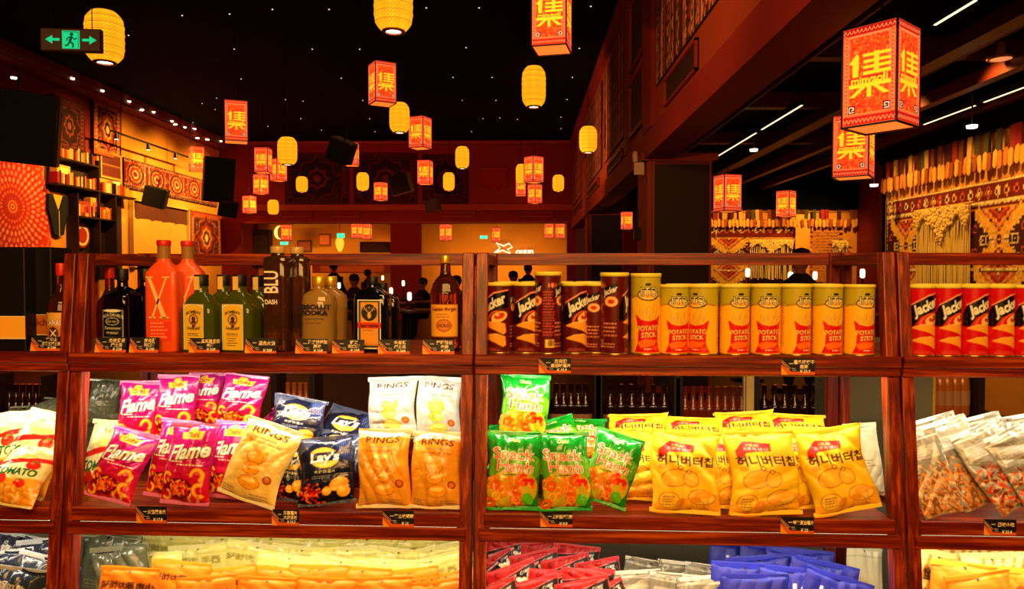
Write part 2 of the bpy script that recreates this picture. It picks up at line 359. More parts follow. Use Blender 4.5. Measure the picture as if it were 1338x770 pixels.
# beams, ducts and pipes under the low ceiling
m_b = mat('maroon steel beam', (.34, .09, .05), .5)
beams = [(2.35, .14, 3.55), (3.85, .18, 3.6), (4.55, .12, 3.5), (5.2, .1, 3.45)]
for x, w_, z in beams: struct(cbox('trim_3', x, x+w_, 3.6, 16.4, z, z+.14, m_b))
for y in (4.35, 5.6, 7.4, 9.6, 12.2): struct(cbox('trim_4', 1.9, 5.4 if y < 11 else 7.4, y, y+.16, 3.74, 3.94, m_b))
for x, z in ((2.8, 3.72), (4.3, 3.75), (4.85, 3.62)):
    struct(MB().tube([(x, 3.8, z), (x, 16.4, z)], .035, 10).build('trim_5', m_b))
# low concrete wall and column behind the racks, grey glass partition
cw = struct(cbox('wall_low', -3.2, 3.2, 3.15, 3.35, 0, .93, CONC))
struct(cbox('wall_column', 1.46, 1.86, 3.36, 3.7, 0, 1.28, CONC))

# ================================================================== display shelves
def shelf_unit(k, label):
    u0 = U0 + 1.2*k + .003; u1 = U0 + 1.2*(k+1) - .003; um = (u0+u1)/2; pw = .0345
    root = empty('display_shelf', SH(um, 0, -EYE), -TH); tag(root, label, 'shelf', 'wooden display shelves along the counter')
    a, b = u0-um, u1-um
    zz = lambda z: z+EYE
    for s0, s1 in ((a, a+pw), (b-pw, b)):                       # leaning front posts
        vs = []
        for z in (.0-EYE, ZT):
            f_ = vf(z)
            vs += [(s0, f_, zz(z)), (s1, f_, zz(z)), (s1, f_+.04, zz(z)), (s0, f_+.04, zz(z))]
        m_ = MB().add(vs, [(0, 3, 2, 1), (4, 5, 6, 7), (0, 1, 5, 4), (1, 2, 6, 5), (2, 3, 7, 6), (3, 0, 4, 7)])
        o = m_.build('front_post', WV, root); bv = o.modifiers.new('b', 'BEVEL'); bv.width = .003; bv.segments = 2
    for s0, s1 in ((a, a+pw), (b-pw, b)):
        cbox('back_post', s0, s1, DEP-.035, DEP, 0, zz(ZT+.01), WV, root, .003)
        for z in (ZT, ): cbox('side_rail', s0+.004, s1-.004, vf(ZT)+.04, DEP-.035, zz(z-.036), zz(z-.002), WD, root, .002)
    cbox('top_rail', a+pw, b-pw, DEP-.03, DEP-.005, zz(ZT-.033), zz(ZT+.008), WH, root, .002)
    # top display board, fronted by a double rail that covers the posts
    f_ = vf(Z1)
    cbox('shelf_board', a, b, f_, DEP, zz(Z1-.02), zz(Z1), WH, root)
    cbox('front_rail', a, b, f_-.020, f_+.0, zz(Z1-.030), zz(Z1+.001), WH, root, .003)
    cbox('front_rail', a, b, f_-.014, f_+.0, zz(Z1-.056), zz(Z1-.031), WH, root, .003)
    for Z in (Z2, Z3):
        f_ = vf(Z)
        cbox('shelf_board', a+pw, b-pw, f_, DEP-.04, zz(Z-.022), zz(Z-.004), WH, root)
        cbox('front_rail', a+pw-.004, b-pw+.004, f_-.012, f_+.004, zz(Z-.040), zz(Z), WH, root, .003)
        cbox('front_rail', a+pw-.018, b-pw+.018, f_-.0155, f_-.004, zz(Z-.078), zz(Z-.041), WH, root, .003)
    # LED strip lights tucked under the boards
    for Z, pw_ in ((Z1-.056, 5.8), (Z2-.078, 3.0)):
        f_ = vf(Z)
        st = cbox('led_strip', a+pw+.01, b-pw-.01, f_+.012, f_+.022, zz(Z+.026), zz(Z+.032), mat('led diffuser', (1, .95, .8), .5, emit=(1, .9, .7), estr=4), root)
        area('shelf_strip_light', SH(um, f_+.05, Z+.010), SH(um, f_+.07, Z-.4), 1.08, .03, pw_, (1, .88, .62), 175)
    return root
shelf_unit(-1, 'brown wooden display shelf cut off by the left edge, holding dark gift boxes')
shelf_unit(0, 'brown wooden display shelf with liquor bottles above magenta and gold snack bags')
shelf_unit(1, 'brown wooden display shelf with potato snack cans above green and yellow bags')
shelf_unit(2, 'brown wooden display shelf cut off by the right edge, holding bright red cans')
# ================================================================== printed designs for the goods
def arch(pts): return pts
K = (.03, .02, .02); WT = (.97, .95, .9)
def curl(a, x, y, r, col=(1, .62, .12), a0=0, a1=270, dk=(.75, .25, .03)):
    a.arc(x, y, r*.42, r*1.08, a0-4, a1+4, dk); a.arc(x, y, r*.5, r, a0, a1, col); a.arc(x, y, r*.72, r*.85, a0+12, a1-12, (1, .82, .35))
def chip(a, x, y, rx, ry, rot=0, col=(1, .75, .22), dk=(.72, .38, .05)):
    a.ell(x, y, rx*1.05, ry*1.08, dk, rot); a.ell(x, y, rx, ry, col, rot); a.ell(x-rx*.15, y+ry*.2, rx*.6, ry*.35, (1, .88, .45), rot)

def art_flame(seed=0):
    a = Art(16, 24, 14, (.78, .08, .50)); rg = np.random.default_rng(5)
    h = a.a.shape[0]; t = (np.arange(h)/h)[:, None, None]
    a.a[:] = np.array([.80, .04, .10])*(1-t)+np.array([.74, .10, .60])*t
    a.poly([(0, 0), (7, 0), (0, 11)], (.83, .05, .08)); a.ell(2, 15.5, 3.2, 2.2, (.86, .10, .60)); a.ell(13.5, 13, 3.5, 2, (.70, .05, .45))
    a.poly([(4.6, 19.2), (11.4, 19.0), (12, 21.6), (9.5, 21.3), (8.8, 22.8), (6.6, 22.6), (5.8, 21.2), (4.0, 21.4)], (1, .80, .25)); a.text('Oishi', 8, 20.4, 2.1, (.65, .25, .10), .03)
    a.text('Flame', 8, 15.7, 6.1, WT, .035, .3, .13, .94, K, .035)
    a.lines(2.2, 12.3, 6.5, 1, 1, .4, WT, 3); a.lines(5, 11.4, 9, 1, .8, .4, WT, 4)
    a.ell(6.6, 4.6, 5.2, 3.1, (.45, .05, .03)); 
    for i in range(46):
        x, y = 6.6+rg.normal(0, 2.1), 4.6+rg.normal(0, 1.2); a.ell(x, y, rg.uniform(.5, 1.1), .3, [(1, .62, .15), (.85, .15, .05), (1, .42, .08)][i % 3], rg.uniform(0, 3))
    for x, y, r, s_ in ((2.4, 7.6, 1.9, 20), (12.4, 8.6, 2.3, -60), (13.2, 4.4, 2.3, 60), (11.2, 1.9, 1.9, 140), (2.2, 2.6, 1.7, 200)): curl(a, x, y, r, a0=s_, a1=s_+250)
    a.rect(0, 0, 16, .9, (.75, .05, .15)); a.rect(0, 23.1, 16, 24, (.86, .55, .75)); return a
def art_rings(base, gold=False):
    a = Art(16, 24, 14, base); t = (1, .80, .32) if not gold else (.98, .66, .14); d = (.80, .52, .12) if not gold else (.78, .42, .03)
    if gold: a.rect(0, 20.0, 16, 24, (.93, .86, .70)); a.ell(8, 19.9, 9, 1.6, base)
    tx = (.25, .15, .12) if not gold else (.35, .08, .03)
    a.text('RINGS', 8, 20.6, 2.7, tx, .015, sx=1.35); a.lines(4.0, 18.2, 8, 1, .7, .35, (.6, .5, .45), 1); a.text('Oven-baked cheese ring', 8, 17.3, .95, (.7, .2, .08), .0)
    a.ell(8, 13.4, 2.9, 2.6, d); a.ell(8, 13.4, 2.6, 2.3, t); a.rect(5.9, 13.2, 10.1, 15.6, t); a.ell(8, 15.6, 2.2, .8, (1, .86, .5))
    a.ell(7.8, 9.6, 2.6, 1.9, d); a.ell(7.8, 9.6, 2.4, 1.7, t); a.ell(7.3, 9.7, .9, .6, d); a.ell(8.8, 10, 2.2, .5, (1, .86, .5), .2)
    a.ell(8.3, 5.6, 3.1, 2.0, d); a.ell(8.3, 5.6, 2.9, 1.8, t); a.ell(8.3, 6.2, 2, .6, (1, .88, .5))
    a.ell(13.0, 7.4, 1.25, 1.25, (.60, .22, .05)); a.ell(13, 7.4, .8, .8, (.85, .45, .15)); a.lines(1, 2.6, 4, 3, .7, .3, (.6, .5, .4), 7); a.lines(9, 2.2, 6, 2, .7, .3, (.6, .5, .4), 8)
    return a
def art_lays(seed=0):
    a = Art(16, 24, 14, (.09, .11, .22)); rg = np.random.default_rng(3)
    a.poly([(0, 24), (0, 17), (9, 24)], (.30, .32, .45)); a.poly([(16, 24), (16, 14), (12, 17), (11, 24)], (.16, .20, .42)); a.poly([(0, 0), (16, 0), (16, 5), (0, 8)], (.04, .03, .04))
    for i in range(7): a.line([(12.2+i*.55, 23), (13+i*.55, 17)], .12, (.55, .65, .95))
    a.ell(8, 16.2, 4.4, 3.7, (.80, .62, .22)); a.ell(8, 16.2, 4.0, 3.3, (.97, .80, .30)); a.poly([(3.3, 17.8), (3.6, 14.6), (12.7, 15.2), (12.9, 18.4)], (.14, .15, .30))
    a.text("Lay's", 8, 16.5, 4.4, WT, .04, .25, .08, 1, (.10, .10, .25), .03); a.text('大波浪薯片', 7.8, 11.4, 1.25, WT, .02); a.lines(4, 9.8, 7, 2, .6, .25, (.7, .7, .8), 2)
    chip(a, 11.9, 6.7, 2.7, 2.2, .5); chip(a, 13.2, 4.0, 1.7, 1.9, -.3)
    for i in range(60):
        x, y = 4.5+rg.normal(0, 2.1), 4.2+rg.normal(0, 1.5); a.ell(x, y, rg.uniform(.3, .9), .35, [(.85, .15, .05), (1, .45, .1), (.6, .08, .04)][i % 3], rg.uniform(0, 3))
    chip(a, 8.6, 4.8, 1.3, 1.5, .3)
    return a
def art_hanh():
    a = Art(16, 24, 14, (.10, .50, .07)); rg = np.random.default_rng(9)
    a.poly([(0, 24), (16, 24), (16, 19), (8, 21), (0, 18)], (.06, .58, .16)); a.ell(8, 13, 8.5, 5.2, (.36, .66, .08)); a.ell(8, 6.5, 7.6, 6.2, (.80, .70, .12))
    a.text('Oishi', 8, 21.4, 1.7, (.95, 1, .7), .03)
    for i in range(24):
        x, y = rg.uniform(1.2, 11.5), rg.uniform(1.2, 9.6); r = rg.uniform(1.1, 1.7); c = [(1, .55, .10), (.98, .72, .15), (.93, .38, .06)][i % 3]
        a.arc(x, y, r*.42, r*1.08, 0, 360, (.75, .30, .03)); a.arc(x, y, r*.5, r, 0, 360, c)
    for i in range(14): a.ell(11.8+rg.normal(0, 1.1), 7.4+rg.normal(0, 1.6), .9, .6, (.88, .15, .04) if i % 3 else (.98, .4, .1), rg.uniform(0, 3))
    a.ell(12.7, 3.2, 1.7, 1.9, (.35, .75, .1))
    a.text('Snack', 7.6, 17.0, 4.7, (.12, .35, .06), .06, 0, -.03, 1.12); a.text('Snack', 7.6, 17.0, 4.7, WT, .045, 0, -.03, 1.12); a.text('Snack', 7.6, 17.0, 4.7, (.93, .28, .06), .0, 0, -.03, 1.12)
    a.text('Hanh', 8.2, 13.3, 4.7, (.12, .35, .06), .06, 0, -.06, 1.12); a.text('Hanh', 8.2, 13.3, 4.7, WT, .045, 0, -.06, 1.12); a.text('Hanh', 8.2, 13.3, 4.7, (.93, .28, .06), .0, 0, -.06, 1.12)
    a.lines(4.5, 10.6, 7, 1, .6, .35, (.2, .35, .1), 2); a.rect(0, 0, 16, .8, (.1, .6, .15)); return a
def art_honey(k=0):
    y_ = (.99, .82, .10); a = Art(16, 24, 14, y_); rg = np.random.default_rng(k)
    a.poly([(0, 0), (16, 0), (16, 6), (0, 3)], (.99, .70, .08)); a.lines(2, 22.0, 4, 1, .5, .4, (.8, .5, .1), 1); a.lines(10, 21.6, 4, 1, .5, .4, (.8, .5, .1), 2)
    a.poly([(1.8, 18.0), (4.2, 20.6), (10.2, 20.2), (10.0, 17.9), (4.2, 17.3), (2.0, 14.6)], (.86, .10, .05)); a.text('HBAF', 6.4, 19.5, 1.3, (1, .85, .5), .02); a.text('가루쏙 바삭', 6.6, 18.3, 1.2, WT, .02)
    a.text('허니버터칩', 8.3, 15.0, 3.3, (.26, .10, .03), .022, sx=.93)
    ol = (.78, .45, .04)
    a.ell(5.6, 10.0, 3.6, 2.5, ol, .3); a.ell(5.6, 10.0, 3.35, 2.25, (.99, .78, .15), .3); a.ell(9.2, 9.8, 1.9, 2.4, ol, -.2); a.ell(9.2, 9.8, 1.7, 2.2, (.99, .78, .15), -.2); a.ell(2.8, 13.0, 1.0, .8, (.93, .62, .05))
    for x, y in ((7.0, 12.9), (9.0, 11.9)): a.line([(x-.7, y), (x, y+.7), (x+.7, y), (x, y-.7), (x-.7, y)], .18, (.45, .2, .04))
    a.ell(3.6, 3.8, 2.4, 2.3, ol); a.ell(3.6, 3.8, 2.2, 2.1, (.99, .80, .22)); a.lines(2.2, 4.6, 2.8, 4, .7, .25, (.55, .3, .05), 5); a.ell(6.2, 3.0, .9, 1.4, (.9, .55, .05), -.5)
    # a plain chip pile where the bag has its picture
    a.ell(11.2, 4.6, 3.3, 2.3, ol); a.ell(11.2, 4.6, 3.1, 2.1, (1, .82, .3)); a.ell(11.8, 5.4, 2.2, 1.2, (.98, .70, .12), .2); a.ell(9.8, 3.7, 1.4, .8, (.97, .64, .1), -.3)
    for i in range(14): a.rect(*(lambda x, y: (x, y, x+.25, y+.25))(rg.uniform(8.5, 13.5), rg.uniform(1, 3)), (.6, .3, .05))
    a.rect(0, 0, 16, .5, (.9, .55, .05)); return a
def art_tomato():
    a = Art(20, 28, 10, (.95, .90, .66)); a.poly([(0, 0), (20, 0), (20, 12), (0, 9)], (.96, .62, .14)); a.poly([(0, 15), (20, 20), (20, 22), (0, 17)], (.85, .12, .06))
    a.text('Miaki', 10, 24.6, 2.4, (.5, .35, .15), .01, .3); a.ell(10, 20.5, 4.5, 1.2, (.80, .82, .45), .1)
    a.text('TOMATO', 10, 13.5, 4.2, (.10, .38, .12), .04, .1, .05, .85, (.95, .95, .8), .03)
    for x, y, r in ((5, 9.5, 3.2), (14.8, 17.2, 2.4), (13.5, 8.8, 2.2)): a.ell(x, y, r, r*.85, (.86, .14, .05)); a.ell(x-r*.3, y+r*.3, r*.3, r*.2, (1, .5, .35)); a.ell(x, y+r*.7, r*.4, r*.15, (.2, .5, .1))
    rg = np.random.default_rng(2)
    for i in range(26): chip(a, rg.uniform(1, 19), rg.uniform(1, 6.5), 1.9, 1.1, rg.uniform(0, 3), (.98, .66, .16), (.75, .3, .05))
    return a
def art_pouch(base, line1, line2='', ink=(.30, .10, .02), stripes=None, sub=None, band=None, big=2.9):
    a = Art(16, 24, 12, base)
    if stripes is not None:
        for i in range(12): a.poly([(i*2.6-6, 0), (i*2.6-5.0, 0), (i*2.6+7.0, 24), (i*2.6+6, 24)], stripes)
    if band is not None: a.rect(0, 0, 16, 13, band)
    a.ell(8, 22.7, .32, .32, (.12, .08, .04)); a.line([(0, 21.4), (16, 21.4)], .12, tuple(np.array(base)*.8))
    side = line1 == '好时达'
    if side: a.text(line1, 4.4, 19.0, 2.3, ink, .03); a.line([(8, 20.2), (8, 17.8)], .12, ink); a.text(line2, 11.6, 19.0, 2.5, ink, .04)
    else: a.text(line1, 8, 18.6, big, ink, .02); a.text(line2, 8, 14.6, big*.72, ink, .015); a.lines(3, 11.6, 10, 3, .9, .4, ink, 6)
    if sub is not None: a.ell(8, 5.5, 4.6, 3.6, sub); a.ell(7, 6.4, 2.0, 1.2, tuple(np.minimum(np.array(sub)*1.35, 1)))
    return a
def art_clear(fill=(.80, .52, .28), seed=0, dens=70):
    a = Art(16, 28, 10, (.52, .49, .42)); rg = np.random.default_rng(seed); a.rect(0, 25.4, 16, 25.7, (.9, .9, .85)); a.ell(8, 26.6, .5, .45, (.25, .22, .2)); a.rect(1.6, 18.6, 13.5, 23, (.70, .68, .62)); a.lines(2.4, 22, 9, 4, .9, .4, (.6, .55, .5), seed)
    for i in range(dens*2): a.ell(rg.uniform(.5, 15.5), rg.uniform(.6, 17.5)*rg.uniform(.6, 1), rg.uniform(.6, 1.5), rg.uniform(.25, .5), [fill, tuple(np.array(fill)*.62), (.80, .62, .40)][i % 3], rg.uniform(0, 3))
    return a
def art_candy():
    a = Art(16, 12, 14, (.08, .02, .03)); a.poly([(0, 12), (16, 12), (16, 10.8), (0, 8.0)], (.72, .03, .05)); a.arc(3.4, 10.4, .4, .9, 30, 300, (.40, .02, .03)); a.line([(0, 8.1), (16, 10.9)], .3, (.85, .45, .45))
    for i in range(6): a.line([(6.2+i*1.5, 10.2), (6.6+i*1.5, 11.6)], .35, (.48, .02, .04))
    a.poly([(1, 6.3), (9.5, 8.3), (9.5, 9.2), (1, 7.2)], (.85, .50, .50)); a.text('Crispy', 12.4, 9.1, 1.3, WT, .03, .2, .2)
    for x, y, r in ((10.4, 6.9, .9), (12.2, 6.2, .6), (13.4, 7.0, .0), (10.2, 6.0, 2.2)): a.ell(x, y, .75, 1.5, (.96, .92, .84), r)
    a.ell(11.6, 5.2, 1.1, 1.4, (.93, .70, .15), .4); a.lines(1.5, 3.4, 6, 3, .9, .35, (.8, .6, .6), 2)
    a.rect(0, 0, .35, 12, (.8, .3, .33)); a.rect(15.65, 0, 16, 12, (.8, .3, .33)); a.rect(0, 11.6, 16, 12, (.75, .25, .3)); return a

# ---------------------------------------------------------------- bags
BAGS = {}
def bag_mesh_obj(key, art, w_, h_, t, seed, m, crumple=1.0, nx=78, backcol=(.6, .5, .4), flat=False):
    rg = np.random.default_rng(seed); nz = int(nx*h_/w_); u = np.linspace(-1, 1, nx); v = np.linspace(0, 1, nz); Ug, Vg = np.meshgrid(u, v)
    ang = rg.uniform(0, np.pi, 7); fr = rg.uniform(2.5, 8, 7); ph = rg.uniform(0, 6.28, 7)
    wr = sum(np.abs(np.sin(fr[i]*(Ug*np.cos(ang[i]) + 2*h_/w_*(Vg-.5)*np.sin(ang[i])) + ph[i]))**.7/fr[i]**.5 for i in range(7))/7
    e = np.clip(1-np.abs(Ug)**2.6, 0, 1)**.6 * np.clip(np.sin(np.pi*np.clip((Vg-.035)/.93, 0, 1)), 0, 1)**(.48 if not flat else .3)
    edge = np.exp(-np.minimum(Vg, 1-Vg)/.10)
    cre = np.sin(9*Ug+rg.uniform(0, 6)+3*np.sin(3*Ug+ph[0]))*edge*(e > 0)*.0075*crumple*np.minimum(1, e*2)
    T = t*e*(.82 + .5*wr*crumple) + cre + .009*crumple*(wr-.4)*np.minimum(1, e*2)*np.sin(11*Vg + 5*Ug + ph[1]) + .004*crumple*np.minimum(1, e*2)*np.abs(np.sin(7*(Ug*np.cos(ph[2]) + Vg*1.6*np.sin(ph[2])) + 2*np.sin(4*Vg+ph[3])))
    bow = .10*e*t/.03
    X = Ug*w_/2*(1-.07*np.sin(np.pi*Vg)**.6*(0 if flat else 1)); X += .012*np.sin(2.2*Vg*3+ph[2])*crumple*.35
    Z = Vg*h_ + .006*np.sin(3*Ug+ph[3])*(Vg-.5)*crumple
    bend = .015*crumple*np.sin(np.pi*Vg+ph[4])*0 + .010*crumple*(Vg**3)*np.sin(2.6*Ug+ph[5])
    Y = -T + bend
    nb = 14; ub = np.linspace(0, nx-1, nb).astype(int); vb = np.linspace(0, nz-1, 20).astype(int)
    Xb, Zb, Bb, Tb = X[np.ix_(vb, ub)], Z[np.ix_(vb, ub)], bend[np.ix_(vb, ub)], (t*e)[np.ix_(vb, ub)]
    V2 = np.stack([Xb, Bb+Tb*.55+.0006, Zb], -1).reshape(-1, 3); i = np.arange(19*13); r = i//13; c = i % 13; a_ = r*nb+c; Q2 = np.stack([a_, a_+nb, a_+nb+1, a_+1], 1)
    C = art.sample(nz, nx)
    return grid(key, X, Y, Z, C, m, None, (V2, Q2, np.array(backcol)))
def seal_strip(w_, h_, z0, z1, col):
    # crimped seal: a thin corrugated band with a sawtooth edge
    n = 46; x = np.linspace(-w_/2*.995, w_/2*.995, n); zs = np.linspace(z0, z1, 5); X, Z = np.meshgrid(x, zs); Z = Z.copy(); Z[-1] += .0014*(np.arange(n) % 2)
    Y = -.0012 + .0011*np.sin(np.arange(5)*np.pi)[:, None]*0 - .0011*(np.arange(5) % 2)[:, None] + 0*X
    C = np.tile(np.array(col), (5, n, 1)); return X, Y, Z, C
PLACED = []
def bag(kind, label, cx, cy, wp, hp, roll=0, v=0., tilt=14, yaw=0, var=0, group=None, rest=None, name=None, Z=None, cat='snack bag', k=1.0):
    D = DESIGN[kind]; key = (kind, var)
    u, z, sc = at_v(cx, cy, v)
    W_, H_ = D['w'], D['h']
    if key not in BAGS:
        o = bag_mesh_obj(D['name'], ARTS[kind], W_, H_, D['t'], hash_(kind)+var*17, D['m'], D.get('cr', 1), D.get('nx', 78), D['back'], D.get('flat', False))
        for nm, z0, z1 in (('top_seal', H_-.013, H_+.001), ('bottom_seal', -.001, .010)):
            if D.get('flat') and nm == 'bottom_seal': continue
            X, Y, ZZ, C = seal_strip(W_, H_, z0, z1, D['seal']); grid(nm, X, Y, ZZ, C, D['m'], o)
        BAGS[key] = o; first = True
    else: first = False
    o = BAGS[key] if first else copy_tree(BAGS[key])
    t, ro = math.radians(tilt), math.radians(roll)
    sx = wp*sc/W_; sz = hp*sc/math.cos(t)/H_
    M = Matrix.Rotation(-TH, 4, 'Z') @ Matrix.Rotation(math.radians(yaw), 4, 'Z') @ Matrix.Rotation(-t, 4, 'X') @ Matrix.Rotation(ro, 4, 'Y')
    S_ = Matrix.Diagonal((sx, (sx+sz)/2*k, sz, 1))
    c = SH(u, v, z); off = (M @ S_) @ Vector((0, 0, H_/2)); loc = c - off
    if rest is not None:
        low = min(((M @ S_) @ Vector((x, 0, zz))).z for x in (-W_/2, W_/2) for zz in (0, H_)) + loc.z
        loc.z += (EYE+rest+.002) - low
    o.matrix_world = Matrix.Translation(loc) @ M @ S_
    tag(o, label, cat, group or D['group']); return o
def hash_(s): return sum(ord(c)*(i+3) for i, c in enumerate(s)) % 9973
ARTS = {}; DESIGN = {}
def design(k, art, w_, h_, t, name, group, seal, back, m=FOIL, **kw): ARTS[k] = art; DESIGN[k] = dict(w=w_, h=h_, t=t, name=name, group=group, seal=seal, back=back, m=m, **kw)
design('flame', art_flame(), .155, .225, .030, 'snack_bag', 'magenta cheese curl bags', (.85, .45, .70), (.6, .08, .35))
design('ringw', art_rings((.70, .70, .68)), .15, .20, .030, 'snack_bag', 'white ring snack bags', (.85, .85, .82), (.8, .8, .8))
design('ringg', art_rings((.92, .62, .15), True), .15, .21, .032, 'snack_bag', 'gold ring snack bags', (.90, .84, .70), (.8, .7, .4))
design('ringm', art_rings((.95, .80, .42), True), .16, .22, .034, 'snack_bag', 'gold ring snack bags', (.90, .86, .74), (.8, .75, .5))
design('lays', art_lays(), .165, .20, .030, 'chip_bag', 'dark blue chip bags', (.28, .30, .42), (.1, .1, .2))
design('hanh', art_hanh(), .155, .21, .030, 'snack_bag', 'green onion ring bags', (.10, .65, .22), (.1, .5, .15))
design('honey', art_honey(), .20, .225, .032, 'chip_bag', 'yellow honey butter chip bags', (.98, .80, .15), (.9, .7, .1), MATTE, nx=96, cr=1.5)
design('tomato', art_tomato(), .22, .28, .045, 'snack_bag', 'cream and red tomato snack bags', (.9, .88, .7), (.8, .8, .6))
design('orange', art_pouch((.93, .52, .06), '好时达', '号电小'), .17, .24, .016, 'snack_pouch', 'orange pouches', (.95, .6, .12), (.8, .5, .1), MATTE, flat=True, cr=.6, nx=56)
design('cream', art_pouch((.93, .90, .50), '好时达', '手撕', (.62, .56, .24)), .17, .24, .014, 'snack_pouch', 'pale yellow pouches', (.9, .88, .6), (.7, .7, .4), FOIL, flat=True, cr=.8, nx=48)
design('kraft', art_pouch((.93, .84, .52), '童年记', '辣味锅巴', (.20, .10, .03), (.86, .55, .10), (.35, .1, .03)), .19, .25, .022, 'snack_pouch', 'striped cream pouches', (.93, .84, .5), (.8, .7, .4), MATTE, cr=.8)
design('krafto', art_pouch((.95, .55, .08), '童年记', '香锅', (.85, .12, .04), None, (.80, .10, .04)), .19, .25, .022, 'snack_pouch', 'striped cream pouches', (.95, .7, .2), (.9, .5, .1), MATTE, cr=.8)
design('blue', art_pouch((.10, .13, .62), 'U10', '', (.92, .92, .95), None, (.10, .05, .04), big=5.0), .19, .25, .016, 'snack_pouch', 'royal blue pouches', (.12, .15, .68), (.1, .1, .5), MATTE, cr=.7, flat=True)
design('navy', art_pouch((.16, .19, .27), '锅巴脆', '', (.9, .85, .8), None, (.95, .72, .35)), .20, .25, .030, 'snack_pouch', 'dark slate snack bags', (.7, .72, .75), (.2, .2, .3), FOIL, cr=1.4)
design('olive', art_pouch((.34, .35, .27), '', '', (.55, .52, .40)), .20, .25, .025, 'snack_pouch', 'olive grey bags', (.5, .5, .4), (.3, .3, .25), FOIL, cr=1.4)
design('pale', art_pouch((.80, .78, .66), '', '', (.6, .5, .3)), .17, .27, .014, 'snack_pouch', 'pale grey pouches', (.8, .8, .7), (.6, .6, .5), FOIL, cr=.9, flat=True)
design('clear', art_clear((.86, .50, .20), 1, 150), .17, .30, .012, 'clear_pouch', 'clear pouches of dried snacks', (.85, .83, .78), (.6, .5, .4), FOIL, cr=.9, flat=True, nx=60)
design('clearr', art_clear((.78, .22, .08), 2, 120), .17, .30, .012, 'clear_pouch', 'clear pouches of dried snacks', (.85, .83, .78), (.6, .5, .4), FOIL, cr=.9, flat=True, nx=60)
design('clearp', art_clear((.86, .80, .62), 3, 30), .17, .28, .012, 'clear_pouch', 'clear pouches on the bottom shelf', (.85, .83, .78), (.6, .5, .4), FOIL, cr=.9, flat=True, nx=50)
design('candy', art_candy(), .15, .11, .012, 'candy_packet', 'red and black candy packets', (.72, .16, .20), (.5, .05, .08), MATTE, cr=.6, flat=True, nx=64)

# ---------------------------------------------------------------- middle level, first and second shelf
fl = 'glossy magenta cheese curl bag '
b2 = dict(rest=Z2)
bag('flame', fl+'upper row, leftmost, its left side turned away', 181, 543, 50, 88, 1, .17, 8, 12, 0)
bag('flame', fl+'upper row, second from left', 231, 533, 54, 84, 2, .19, 8, 8, 1)
bag('flame', fl+'upper row, third from left, half hidden', 268, 521, 48, 66, 1, .24, 8, 0, 2)
bag('flame', fl+'upper row, rightmost, tilted and brightest', 316, 525, 62, 68, 4, .17, 14, -5, 0)
bag('flame', fl+'lying behind the lower row beside the gold ring bag', 335, 580, 60, 70, 30, .16, 55, 0, 1)
bag('flame', fl+'lower row, second from left, half hidden', 226, 618, 56, 96, 7, .015, 16, 0, 2, **b2)
bag('flame', fl+'lower row, rightmost, behind the gold ring bag', 303, 614, 60, 94, 4, .03, 16, 0, 2, **b2)
bag('flame', fl+'lower row, leftmost, leaning to the right', 160, 622, 66, 84, 13, -.03, 24, 0, 0, **b2)
bag('flame', fl+'lower row, third from left, upright in front', 249, 613, 66, 100, 3, -.035, 14, 0, 1, **b2)
bag('ringm', 'pale gold ring snack bag leaning right beside magenta bags', 341, 621, 80, 96, 17, -.045, 20, 0, 0, **b2)
bag('ringg', 'gold ring snack bag in the lower row beside dark blue bags', 502, 620, 71, 97, -1, -.03, 14, 0, 0, **b2)
bag('ringg', 'gold ring snack bag at the right post, lower row', 571, 621, 70, 94, 1, -.03, 14, 0, 1, **b2)
bag('ringw', 'white ring snack bag in the upper row, left', 513, 533, 65, 78, -2, .12, 10, 0, 0)
bag('ringw', 'white ring snack bag in the upper row, right', 573, 536, 61, 84, 2, .12, 10, 0, 1)
bag('lays', 'dark blue chip bag in the upper row, tilted right', 387, 552, 72, 62, 10, .13, 20, 0, 0)
bag('lays', 'dark blue chip bag lying behind, beside white ring bags', 448, 572, 74, 62, 16, .16, 45, 0, 1)
bag('lays', 'dark blue chip bag lying half hidden above the front one', 440, 594, 70, 56, 10, .10, 42, 0, 1)
bag('lays', 'dark blue chip bag standing in front with red chips', 427, 631, 76, 82, -6, -.03, 18, 0, 0, **b2)
bag('lays', 'dark chip bag hidden between gold ring bag and front chip bag', 382, 634, 60, 70, 6, .0, 18, 0, 1, **b2)
bag('tomato', 'cream tomato snack bag beside the left post, behind magenta bags', 139, 607, 62, 108, 4, .12, 16, 0, 0)
bag('tomato', 'cream tomato snack bag in the left bay, leaning on the post', 48, 590, 74, 98, 12, .02, 26, 0, 1, **b2)
bag('tomato', 'cream tomato snack bag in the left bay, at the picture edge', 2, 596, 62, 96, -6, .05, 26, 0, 0, **b2)
bag('tomato', 'cream tomato snack bag lowest in the left bay, orange side out', 30, 628, 76, 64, 8, -.05, 40, 0, 0, **b2)
for i, (x, y, r) in enumerate(((58, 543, 8), (25, 552, -6), (80, 556, 12))):
    bag('olive', ('olive grey bag lying at the back of the left bay, topmost', 'olive grey bag lying at the back of the left bay, lower left', 'olive grey bag lying at the back of the left bay, by the post')[i], x, y, 66, 30, r, .26, 68, 0, i % 2)
bag('olive', 'olive grey bag standing behind the magenta bags at the left post', 137, 525, 50, 56, 3, .33, 12, 0, 0)
sg = 'green onion ring snack bag '
bag('hanh', sg+'on top of the pile, upright by the post', 685, 535, 66, 88, 3, .10, 12, 0, 0)
bag('hanh', sg+'lying under the topmost one at the left post', 672, 583, 68, 44, -2, .12, 50, 0, 1)
bag('hanh', sg+'lying behind, its top by the yellow bags', 760, 575, 72, 44, -2, .20, 45, 0, 1)
bag('hanh', sg+'lying behind the middle standing one', 728, 580, 64, 56, -16, .13, 40, 0, 0)
